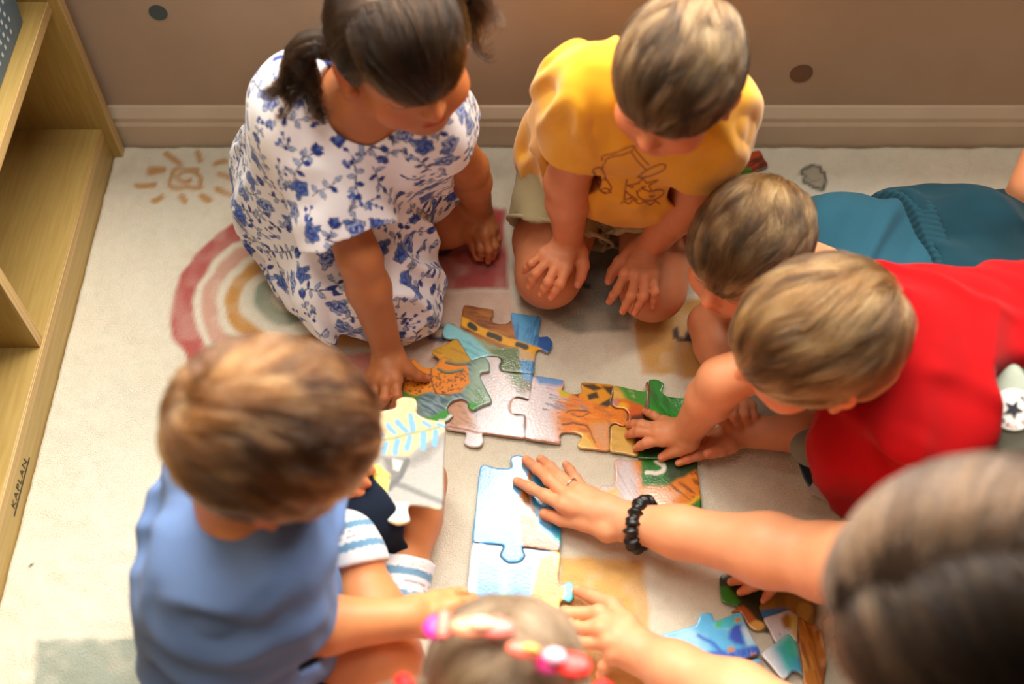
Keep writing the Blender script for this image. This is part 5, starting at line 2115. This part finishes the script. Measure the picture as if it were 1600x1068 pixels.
        link('hair_tie', mesh_np('hair_tie', v2, q2), plain('hair_elastic', (40, 30, 26), 0.7), P.root)
    strands_obj('pigtail_strands', np.concatenate(t), mat, cap, .00045, .00018)


# ---- boy in teal lying on his front behind the red shirt
def teal_boy():
    P = Person((0.45, 0.88, 0), 'child in teal top and shorts lying face down behind the red shirt', (212, 140, 98), 0.97)
    P.brow = lin(120, 92, 62)
    shR, shL = V3(.372, .905, .155), V3(.412, .758, .155)
    elR, wrR = J(1108, 505, .045), J(1140, 622, .045)
    elL, wrL = V3(.405, .695, .045), J(1150, 676, .026)
    pel = V3(.575, .862, .108)
    hipR, hipL = pel + V3(.01, .052, 0), pel + V3(.0, -.052, 0)
    neck = V3(.345, .832, .190)
    P.torso(neck, pel, shL, shR, hipL, hipR)
    P.head(J(1176, 372, .27), (-.66, -.75), 6, .160, 0)
    P.arm(shR, elR, wrR)
    P.arm(shL, elL, wrL)
    knR, knL = J(1590, 385, .06), V3(.80, .80, .06)
    P.leg(hipR, knR, J(1622, 272, .17), J(1650, 215, .20))
    P.leg(hipL, knL, V3(.98, .82, .045), V3(1.08, .82, .03))
    P.hand(wrR, {'index': fj((1128, 640, .055), (1128, 655, .058), (1143, 668, .034)), 'middle': fj((1144, 634, .058), (1146, 650, .06), (1158, 664, .034)),
                 'ring': fj((1160, 634, .056), (1163, 648, .058), (1173, 661, .034)), 'pinky': fj((1172, 636, .052), (1177, 648, .052), (1184, 658, .032)),
                 'thumb': th((1132, 632, .045), (1140, 645, .04), (1150, 655, .036), (1158, 662, .034))}, .0062, .0175)
    # the other hand lies palm up beside it
    P.hand(wrL, {'index': fj((1112, 707, .018), (1088, 712, .016), (1060, 723, .013)), 'middle': fj((1110, 698, .016), (1086, 700, .016), (1066, 710, .015)),
                 'ring': fj((1112, 690, .015), (1090, 690, .016), (1074, 696, .018)), 'pinky': fj((1116, 680, .015), (1098, 680, .016), (1086, 684, .018)),
                 'thumb': th((1140, 694, .030), (1126, 703, .032), (1114, 706, .034), (1105, 708, .036))}, .0060, .0170)
    P.finish()
    f, pts, cuffs = tee(P, [(shR, elR), (shL, elL)], .0065, .60, .012, -.07, 1.0)
    f.warp = damped(folds(.0050, 22, 3.0, V3(.6, 1, 0), 2, .003), cuffs)
    garment(P, 'tshirt', f, pts, .0036, cloth('teal_jersey', (32, 74, 90)))
    f, pts, cs = shorts(P, [(hipR, knR), (hipL, knL)], .023, .78, .012, .40)
    up = nrm(neck - pel)
    f.ops.insert(2, ('u', 0.03, 'e', f32(hipR + V3(-.02, .012, .028)), f32((.085, .070, .068)), None))
    f.ops.insert(2, ('u', 0.03, 'e', f32(hipL + V3(-.02, 0, .028)), f32((.085, .070, .068)), None))
    g1 = folds(.0070, 28, 3.2, up, 6, .007)
    c0 = f32(lerp(pel, neck, .38))
    f.warp = lambda p: g1(p) * np.clip(1.6 - np.abs((p - c0) @ f32(up)) / .07, .45, 1.6)
    sh = garment(P, 'shorts', f, pts, .0034, cloth('teal_linen', (17, 52, 63), 0.9, (14, 45, 55)))
    # gathered waistband
    w = lerp(pel, neck, .385)
    fb = Field()
    fb.ops = [o for o in f.ops if o[2] != 'p'][:5]
    lat32, up32 = f32(nrm(hipR - hipL)), f32(up)
    fb.warp = lambda p: -.0035 + .0008 * np.sin(((p - f32(w)) @ lat32) * 700)
    fb.plane(w + up * .011, up, .003)
    fb.plane(w - up * .011, -up, .003)
    garment(P, 'waistband', fb, pts, .0026, cloth('teal_band', (20, 57, 69)))
    mc = plain('light_brown_hair_base', (104, 80, 50), 1.0, None, 30, None, None, 0.0, 0.05)
    cap, v, q = hair_cap(P, mc, .022, .26, -.32, -.03)
    S = comb(P, v, 15000, .30, (.02, -.40, .36), .6, .035, .022, .40, 6, 7, seed=8, bias=(0, .35, .0))
    strands_obj('hair_strands', S, hair_mat('light_brown_hair', (42, 26, 11), (92, 66, 37), (162, 126, 82)), cap, .00042, .00016)


# ---- boy in red, crouching on his elbows
def red_boy():
    P = Person((0.5, 0.66, 0), 'child in red T-shirt and grey shorts leaning over the puzzle', (214, 142, 98), 0.98)
    P.brow = lin(130, 100, 66)
    shR, elR, wrR = V3(.390, .730, .232), J(1128, 596, .165), J(1073, 676, .038)
    shL, elL, wrL = V3(.420, .588, .208), V3(.440, .545, .060), J(1240, 890, .035)
    pel = V3(.652, .690, .178)
    hipR, hipL = pel + V3(-.012, .048, 0), pel + V3(.012, -.048, 0)
    neck = V3(.385, .652, .262)
    P.torso(neck, pel, shL, shR, hipL, hipR, .9)
    P.head(J(1286, 514, .335), (-.98, -.24), 10, .172, 0)
    P.arm(shR, elR, wrR, (.033, .028, .028, .0195))
    P.arm(shL, elL, wrL)
    knR, knL = V3(.58, .75, .055), V3(.585, .585, .058)
    P.leg(hipR, knR, V3(.77, .73, .035), V3(.88, .73, .025))
    P.leg(hipL, knL, V3(.78, .57, .035), V3(.88, .57, .025))
    P.hand(wrR, {'index': fj((1034, 687, .036), (1010, 692, .032), (994, 700, .013)), 'middle': fj((1028, 677, .040), (999, 674, .034), (981, 679, .013)),
                 'ring': fj((1028, 668, .038), (1002, 663, .032), (982, 663, .013)), 'pinky': fj((1035, 659, .032), (1022, 649, .027), (1007, 643, .012)),
                 'thumb': th((1073, 692, .033), (1060, 702, .026), (1047, 707, .02), (1034, 714, .014))}, .0062, .0185)
    P.hand(wrL, {'index': fj((1190, 888, .034), (1170, 889, .030), (1148, 892, .012)), 'middle': fj((1190, 897, .036), (1166, 901, .03), (1142, 909, .012)),
                 'ring': fj((1198, 905, .035), (1178, 914, .03), (1157, 925, .012)), 'pinky': fj((1214, 908, .032), (1205, 921, .027), (1193, 938, .012)),
                 'thumb': th((1230, 876, .03), (1214, 868, .025), (1200, 862, .018), (1188, 860, .012))}, .0062, .0175)
    P.finish()
    f, pts, cuffs = tee(P, [(shR, elR), (shL, elL)], .016, .52, .014, -.072, 1.0)
    # the loose front hangs down to the rug
    f.ops.insert(2, ('u', 0.04, 'c', f32((.40, .60, .17)), f32((.41, .60, .09)), .062, .050))
    g1 = folds(.0120, 17, 3.5, V3(.25, 1, .3), 5, .009)
    g2 = folds(.0060, 26, 3.0, V3(1, -.6, .2), 15, .004)
    f.warp = damped(lambda p: g1(p) + g2(p), cuffs)
    f.plane((.553, .776, 0), (.677, .735, -.15), .006)
    f.fn(lambda p: np.minimum((p[:, 0] - np.float32(.51)) * np.float32(.41) - (p[:, 1] - np.float32(.648)) * np.float32(.91), p[:, 0] - np.float32(.488)), .012)
    ts = garment(P, 'tshirt', f, pts, .0034, cloth('red_jersey', (162, 2, 7), 0.9, (148, 2, 6)))
    # grey rounded print on the chest
    c = J(1278, 700, .062)
    f2 = Field().ell(c, V3(.034, .026, .020))
    garment(P, 'chest_print', f2, [c], .0022, cloth('grey_print', (138, 138, 122)), .05)
    f, pts, cs = shorts(P, [(hipR, knR), (hipL, knL)], .022, .88, .016, .66)
    f.ops.insert(2, ('u', 0.03, 'c', f32(hipL), f32(J(1590, 735, .07)), .07, .055))
    f.warp = folds(.009, 22, 3.5, V3(1, -.5, .3), 9, .007)
    garment(P, 'shorts', f, pts + [J(1570, 740, .07)], .0036, cloth('grey_fleece', (150, 156, 142), 0.95, (138, 146, 132)))
    # round printed patch on the hip of the shorts
    pc, n = hit(f, 1582, 640)
    pc = pc + n * .0035
    u = nrm(np.cross(V3(0, 1, 0), n))
    w = np.cross(n, u)
    pn = empty('emblem', (0, 0, 0))
    pn.parent = P.root
    pn.location = Vector(-np.array(P.root.location))
    pn['label'] = 'round white star emblem reading ALL STAR'

    def disc(nm, r, off, mat, star=False):
        N = 48 if not star else 10
        ring = []
        for i in range(N):
            a = 2 * math.pi * i / N + math.pi / 2
            rr = r if not star else (r if i % 2 == 0 else r * .42)
            ring.append(pc + u * rr * math.cos(a) * (-1 if star else 1) + w * rr * math.sin(a) * (-1 if star else 1) + n * off)
        top = [p + n * .0006 for p in ring]
        f_ = [tuple(range(N, 2 * N))] + [(i, (i + 1) % N, N + (i + 1) % N, N + i) for i in range(N)]
        o = pydata(nm, ring + top, f_, mat)
        o.parent = pn
    disc('patch', .0215, 0.0, plain('white_print', (226, 224, 216), .8))
    disc('star', .0105, .0012, plain('navy_print', (22, 26, 40), .8), True)
    red = plain('red_print', (168, 40, 44), .8)
    navy = plain('navy_script', (40, 44, 60), .8)
    for ch, ang, rad, size, m in [(c_, a_, .0168, .0072, red) for c_, a_ in zip('ALL STAR', (-118, -103, -90, -78, -64, -50, -36, -20))] + \
            [(c_, a_, .0150, .0066, navy) for c_, a_ in zip('Chuck', (-168, -158, -150, -142, -134))] + [(c_, a_, .0150, .0066, navy) for c_, a_ in zip('Taylor', (4, 14, 24, 33, 42, 51))]:
        if ch == ' ': continue
        cu = bpy.data.curves.new('letter', 'FONT')
        cu.body = ch
        cu.size = size
        cu.extrude = .0002
        cu.align_x = 'CENTER'
        cu.align_y = 'CENTER'
        tmp = bpy.data.objects.new('letter_tmp', cu)
        COL.objects.link(tmp)
        bpy.context.view_layer.update()
        me = bpy.data.meshes.new_from_object(tmp.evaluated_get(bpy.context.evaluated_depsgraph_get()))
        bpy.data.objects.remove(tmp)
        a = math.radians(ang)
        pos = pc + (u * math.cos(a) + w * math.sin(a)) * rad + n * .0012
        d = a + math.pi / 2
        ex = u * math.cos(d) + w * math.sin(d)
        ey = np.cross(n, ex)
        o = bpy.data.objects.new('letter', me)
        me.materials.clear()
        me.materials.append(m)
        COL.objects.link(o)
        o.parent = pn
        o.matrix_local = Matrix((( ex[0], ey[0], n[0], pos[0]), (ex[1], ey[1], n[1], pos[1]), (ex[2], ey[2], n[2], pos[2]), (0, 0, 0, 1)))
    # thin thread tied round the wrist
    fw = nrm(elR - wrR)
    v, q = torus_mesh(wrR + fw * .004, fw, .0206, .0007, 48, 6, 0, 11, (1.05, 1.0))
    link('wrist_thread', mesh_np('wrist_thread', v, q), plain('brown_thread', (120, 78, 40), .7), P.root)
    mc = plain('sandy_hair_base', (112, 86, 52), 1.0, None, 30, None, None, 0.0, 0.05)
    cap, v, q = hair_cap(P, mc, .030, .27, -.34, -.05)
    S = comb(P, v, 17000, .40, (.04, -.36, .40), .55, .045, .03, .48, 5.5, 8, seed=13, bias=(0, .45, .0))
    strands_obj('hair_strands', S, hair_mat('sandy_hair', (46, 28, 12), (102, 72, 40), (174, 136, 88)), cap, .00045, .00016)


# ---- boy in blue, sitting cross-legged with his back to us
def blue_boy():
    P = Person((-0.3, 0.46, 0), 'child in blue T-shirt sitting cross-legged at the left with striped socks', (216, 142, 90), 1.0)
    P.brow = lin(96, 70, 44)
    shR, elR, wrR = J(402, 872, .325), J(452, 980, .185), J(632, 966, .160)
    shL, elL, wrL = V3(-.232, .535, .315), V3(-.222, .585, .20), J(528, 764, .122)
    pel = V3(-.288, .445, .085)
    hipR, hipL = pel + V3(.0, -.062, 0), pel + V3(.01, .075, -.012)
    neck = V3(-.245, .462, .365)
    P.torso(neck, pel, shL, shR, hipL, hipR, 1.0)
    P.head(J(424, 668, .462), (.98, .16), 28, .168, 4)
    P.arm(shR, elR, wrR, (.034, .029, .029, .0205))
    P.arm(shL, elL, wrL)
    knR, anR, toR = J(596, 1034, .085), J(545, 850, .112), J(500, 795, .085)
    knL, anL, toL = J(648, 752, .056), J(624, 914, .036), J(610, 1000, .028)
    P.leg(hipR, knR, anR, toR, (.058, .043, .040, .026))
    P.leg(hipL, knL, anL, toL, (.054, .036, .036, .025))
    hj = default_hand(wrR, (.80, .12, -.45), (.2, -.55, .8), 1, .112, 38, 3, 18)
    P.hand(wrR, hj, .0064, .0185, .002)
    P.hand(wrL, {'index': fj((556, 744, .14), (568, 736, .142), (581, 734, .133)), 'middle': fj((552, 752, .14), (562, 750, .142), (574, 756, .133)),
                 'ring': fj((546, 760, .135), (554, 766, .134), (566, 770, .128)), 'pinky': fj((540, 766, .13), (548, 774, .128), (558, 778, .124)),
                 'thumb': th((548, 752, .118), (556, 748, .112), (566, 746, .112), (578, 746, .114))}, .0062, .0175, .002)
    P.finish()
    f, pts, cuffs = tee(P, [(shR, elR), (shL, elL)], .011, .64, .014, .012, 1.0)
    f.ops.insert(2, ('u', 0.05, 'e', f32((-.294, .452, .20)), f32((.068, .102, .12)), None))
    g1 = folds(.0110, 18, 3.5, V3(.35, 1, -.2), 3, .008)
    g2 = folds(.0055, 26, 3.0, V3(1, -.3, .6), 11, .004)
    f.warp = damped(lambda p: g1(p) + g2(p), cuffs)
    garment(P, 'tshirt', f, pts, .0036, cloth('blue_jersey', (106, 132, 178), 0.9, (98, 124, 170)), .09)
    f, pts, cs = shorts(P, [(hipR, knR), (hipL, knL)], .016, .72, .010, .25)
    f.warp = folds(.005, 26, 3, V3(1, .3, .3), 6)
    garment(P, 'shorts', f, pts, .0038, cloth('navy_cotton', (24, 32, 48), 0.9))
    # striped socks: calf bands and foot
    def sock_col(a, b):
        def fn(v):
            t = (v - a) @ nrm(b - a)
            c = np.tile(lin(236, 234, 236), (len(v), 1))
            for k, (lo, hi, col) in enumerate(((.013, .022, (108, 152, 184)), (.027, .0285, (150, 150, 160)), (.034, .0355, (150, 150, 160)), (.0385, .047, (108, 152, 184)), (.053, .0545, (150, 150, 160)))):
                c[(t > lo) & (t < hi)] = lin(col)
            return c
        return fn
    mat = attr_mat('sock_knit', .9, (800, .35, .0015), 0, 0, .2, .2, .04, 60)
    for kn, an, to in ((knR, anR, toR), (knL, anL, toL)):
        top = lerp(an, kn, .22)
        s = Field()
        d = nrm(top - an)
        s.cutcone(an - d * .005, top, .0320, .0385, 0)
        heel = an - nrm(to - an) * .018
        s.cone(heel, lerp(an, to, .5), .0305, .0305, .012)
        s.cone(lerp(an, to, .5), to, .031, .0235, .012)
        s.cone(top - d * .006, top + d * .02, .0335, .037, .003, 's')
        garment(P, 'sock', s, [top, an, to, heel], .0026, mat, .05, sock_col(top, an))
    mc = plain('brown_crop_base', (78, 54, 32), 1.0, None, 30, None, None, 0.0, 0.05)
    cap, v, q = hair_cap(P, mc, .030, .27, -.34, -.06)
    S = comb(P, v, 17000, .36, (-.04, -.38, .38), .6, .06, .03, .8, 5, 8, seed=17, bias=(0, .35, 0))
    strands_obj('hair_strands', S, hair_mat('warm_brown_hair', (38, 20, 9), (90, 58, 31), (162, 118, 74)), cap, .00045, .00016)


# ---- small girl at the bottom edge, seen from behind: pigtails and bright clips
def clip_girl():
    P = Person((-.005, .16, 0), 'child with pigtails and bright hair clips at the bottom edge', (226, 168, 128), .92)
    P.brow = lin(110, 88, 66)
    shR, shL = V3(.085, .20, .245), V3(-.095, .20, .245)
    elR, wrR = V3(.125, .20, .11), V3(.065, .26, .05)
    elL, wrL = V3(-.135, .20, .11), V3(-.075, .26, .05)
    pel = V3(-.005, .115, .075)
    hipR, hipL = pel + V3(.05, 0, 0), pel + V3(-.05, 0, 0)
    neck = V3(-.005, .213, .268)
    P.torso(neck, pel, shL, shR, hipL, hipR)
    P.head(J(790, 1058, .345), (.08, 1.0), 42, .166, 3)
    P.arm(shR, elR, wrR)
    P.arm(shL, elL, wrL)
    P.leg(hipR, V3(.13, .17, .05), V3(.03, .225, .035), V3(-.03, .235, .028))
    P.leg(hipL, V3(-.14, .17, .05), V3(-.04, .20, .035), V3(.03, .205, .028))
    P.hand(wrR, default_hand(wrR, (-.6, .5, -.4), (.2, .2, .9), 1, .10), .0056, .016, .002)
    P.hand(wrL, default_hand(wrL, (.6, .5, -.4), (-.2, .2, .9), -1, .10), .0056, .016, .002)
    P.finish()
    f, pts, cuffs = tee(P, [(shR, elR), (shL, elL)], .011, .7, .014, .01, 1.0)
    f.warp = folds(.004, 26, 3, V3(1, .2, .3), 3)
    garment(P, 'tshirt', f, pts, .004, cloth('rose_jersey', (214, 150, 150)))
    f, pts, cs = shorts(P, [(hipR, V3(.13, .17, .05)), (hipL, V3(-.14, .17, .05))], .014, .8, .01, .25)
    garment(P, 'shorts', f, pts, .004, cloth('denim', (84, 98, 126)))
    mc = plain('ash_hair_base', (112, 94, 76), 1.0, None, 30, None, None, 0.0, 0.05)
    cap, v, q = hair_cap(P, mc, .022, .22, -.28, -.02)
    mat = hair_mat('ash_brown_hair', (70, 54, 38), (122, 98, 72), (176, 150, 120), .36)
    S = comb(P, v, 13000, .52, (0, .1, .52), .0, .02, .022, .15, 5, 8, seed=19, part=lambda x: np.stack([np.sign(x[:, 0]) * 1.3, -.5 * np.ones(len(x)), np.zeros(len(x))], 1))
    strands_obj('hair_strands', S, mat, cap, .00045, .00018)
    t = []
    tails = []
    for sx in (-1, 1):
        a = P.hl(sx * .36, -.26, .16)
        b = P.hl(sx * .54, -.34, .16)
        tails.append((a, b))
        c_ = b + V3(sx * .028, -.012, -.020)
        d_ = c_ + V3(sx * .012, -.014, -.05)
        t.append(bundle([a, b, c_, d_], 1700, .012, .013, 12, .004, 1.1, 31 + sx))
        v2, q2 = torus_mesh(lerp(a, b, .62), b - a, .0115, .0075, 36, 12, .2, 9)
        link('hair_tie', mesh_np('hair_tie', v2, q2), plain('red_elastic', (232, 30, 30), .6), P.root)
    strands_obj('pigtail_strands', np.concatenate(t), mat, cap, .00045, .00018)
    # bow clips
    def clip(px, py, z, ang, cols, k):
        c = J(px, py, z)
        ca, sa = math.cos(ang), math.sin(ang)
        u = V3(ca, sa * .8, -sa * .3)
        w = nrm(np.cross(V3(0, .25, 1), u))
        n = np.cross(u, w)
        root = empty('hair_clip', (0, 0, 0))
        root.parent = P.root
        root.location = Vector(-np.array(P.root.location))
        root['label'] = 'bright bow hair clip'
        for i, (off, lift, ra, rb, col) in enumerate(cols):
            fld = Field().ell(c + u * off + n * lift, V3(ra, rb, .0042), np.stack([u, w, n], 1))
            lo, hi = bounds([c + u * off + n * lift], ra + .006)
            vv, qq = polygonize(fld, lo, hi, .0012, slack=.003)
            o = link('bow_loop', mesh_np('bow_loop', vv, qq), plain('clip_fabric', col, .35), None)
            o.parent = root
    clip(744, 986, .415, -.05, [(-.030, .004, .012, .012, (238, 40, 160)), (-.004, .006, .018, .0095, (255, 150, 110)), (.014, .006, .017, .0095, (250, 120, 110)), (-.026, .008, .006, .020, (240, 110, 90)),
                               (.004, .011, .010, .006, (255, 226, 180))], 0)
    clip(855, 1030, .425, -.30, [(-.018, .006, .015, .0075, (250, 110, 90)), (-.013, .010, .007, .004, (255, 196, 96)), (.006, .007, .009, .007, (246, 186, 210)), (.002, -.004, .012, .010, (238, 50, 150)), (.020, .000, .015, .011, (240, 30, 16))], 1)


# ---- woman leaning in from the right: long dark hair, both hands on the puzzle
def woman():
    P = Person((.46, .30, 0), 'woman with long dark hair leaning in at the lower right corner', (226, 160, 116), 1.18)
    P.brow = lin(60, 44, 32)
    shR, elR, wrR = V3(.468, .372, .362), J(1292, 878, .135), J(990, 816, .047)
    shL, elL, wrL = V3(.452, .175, .40), J(1215, 1130, .12), J(1003, 1020, .055)
    pel = V3(.62, .29, .11)
    hipR, hipL = pel + V3(.02, .085, 0), pel + V3(.02, -.085, 0)
    neck = V3(.430, .285, .475)
    P.torso(neck, pel, shL, shR, hipL, hipR, 1.12)
    P.head(J(1532, 930, .575), (-.97, .05), 48, .205, 0, False)
    P.cone(shR, elR, .040, .034)
    for sh_, el, wr, ra in ((shR, elR, wrR, .033), (shL, elL, wrL, .034)):
        P.cone(sh_, el, .040, .033)
        m = lerp(el, wr, .28)
        P.cone(el, m, .030, ra, .015)
        P.cone(m, lerp(el, wr, .75), ra, .0235, .02)
        P.cone(lerp(el, wr, .75), wr, .0235, .0195, .02)
    P.leg(hipR, V3(.62, .52, .09), V3(.80, .42, .05), None, (.075, .055, .05, .035))
    P.leg(hipL, V3(.52, .08, .09), V3(.74, .10, .05), None, (.075, .055, .05, .035))
    rw = {'index': fj((880, 789, .042), (852, 774, .034), (808, 752, .013)), 'middle': fj((890, 777, .045), (858, 749, .036), (822, 718, .013)),
          'ring': fj((905, 767, .042), (876, 746, .034), (845, 717, .012)), 'pinky': fj((918, 771, .036), (899, 747, .029), (884, 725, .012)),
          'thumb': th((950, 828, .040), (912, 816, .034), (877, 811, .024), (851, 802, .016))}
    P.hand(wrR, rw, .0074, .0270, .0016, 1.0, .008)
    lw = {'index': fj((936, 958, .062), (884, 958, .050), (850, 968, .014)), 'middle': fj((938, 982, .066), (892, 980, .052), (860, 990, .014)),
          'ring': fj((950, 1003, .064), (904, 1004, .050), (872, 1016, .014)), 'pinky': fj((958, 1022, .058), (944, 1040, .046), (936, 1066, .016)),
          'thumb': th((980, 978, .058), (956, 946, .045), (924, 931, .028), (903, 922, .014))}
    P.hand(wrL, lw, .0076, .0270, .0018, 1.05, .008)
    P.finish(.005)
    # ring and scrunchie
    a, b = rw['ring'][0], rw['ring'][1]
    v, q = torus_mesh(lerp(a, b, .42), b - a, .0090, .0010, 48, 8)
    link('ring', mesh_np('ring', v, q), plain('silver', (214, 206, 196), .2, None, 20, None, None, 1.0), P.root)
    d = nrm(elR - wrR)
    v, q = torus_mesh(wrR + d * .010, d, .0250, .0078, 160, 16, .34, 15, (1.08, .98))
    link('scrunchie', mesh_np('scrunchie', v, q), plain('black_satin', (16, 14, 14), .38, None, 40, (300, .3, .001)), P.root)
    f, pts, cuffs = tee(P, [(shR, elR), (shL, elL)], .012, .30, .008, .03, 1.0)
    f.warp = folds(.005, 20, 3, V3(1, .2, .3), 3)
    garment(P, 'blouse', f, pts, .005, cloth('black_blouse', (26, 24, 26)))
    f, pts, cs = shorts(P, [(hipR, V3(.62, .52, .09)), (hipL, V3(.52, .08, .09))], .018, .98, .01, .25)
    garment(P, 'trousers', f, pts, .006, cloth('dark_trousers', (40, 42, 50)))
    mc = plain('dark_long_hair_base', (34, 24, 17), 1.0, None, 30, None, None, 0.0, 0.05)
    cap, v, q = hair_cap(P, mc, .045, .26, -.36, -.14)
    mat = hair_mat('dark_long_hair', (12, 7, 4), (44, 30, 19), (124, 92, 64), .32)
    S = comb(P, v, 15000, .74, (0, -.02, .52), .0, .03, .045, .10, 4, 9, seed=23, part=lambda x: np.stack([np.sign(x[:, 0] + .03) * 1.0, -.20 * np.ones(len(x)), -.2 * np.ones(len(x))], 1), locks=900, gather=.3)
    S = hang(S, .30, 10, .62, 3)
    strands_obj('hair_strands', S, mat, cap, .0006, .00025, 40)


def small_toy():
    # two small dark round toes of a plush lying under the red shirt
    r = empty('plush_toy', J(1490, 690, 0), 'small dark green plush toy partly hidden under the red shirt', 'toy')
    m = plain('dark_plush', (54, 58, 44), .95, (44, 48, 36), 60, (500, .5, .002), None, 0, .2, .4)
    base = np.array(r.location)
    for nm, c, rr in (('ball', J(1492, 686, .018), (.0125, .0125, .0135)), ('body', J(1462, 676, .020), (.020, .016, .018)), ('ball', J(1478, 664, .020), (.008, .008, .012))):
        fl = Field().ell(c, V3(*rr))
        fl.plane((0, 0, .003), (0, 0, -1), .002)
        lo, hi = bounds([c], .03)
        v, q = polygonize(fl, lo, hi, .0016, slack=.003)
        link(nm, mesh_np(nm, v, q), m, r)


import time
for fn in (yellow_boy, floral_girl, teal_boy, red_boy, blue_boy, clip_girl, woman, small_toy):
    _t = time.time()
    fn()
    print('BUILT', fn.__name__, round(time.time() - _t, 1), 's')
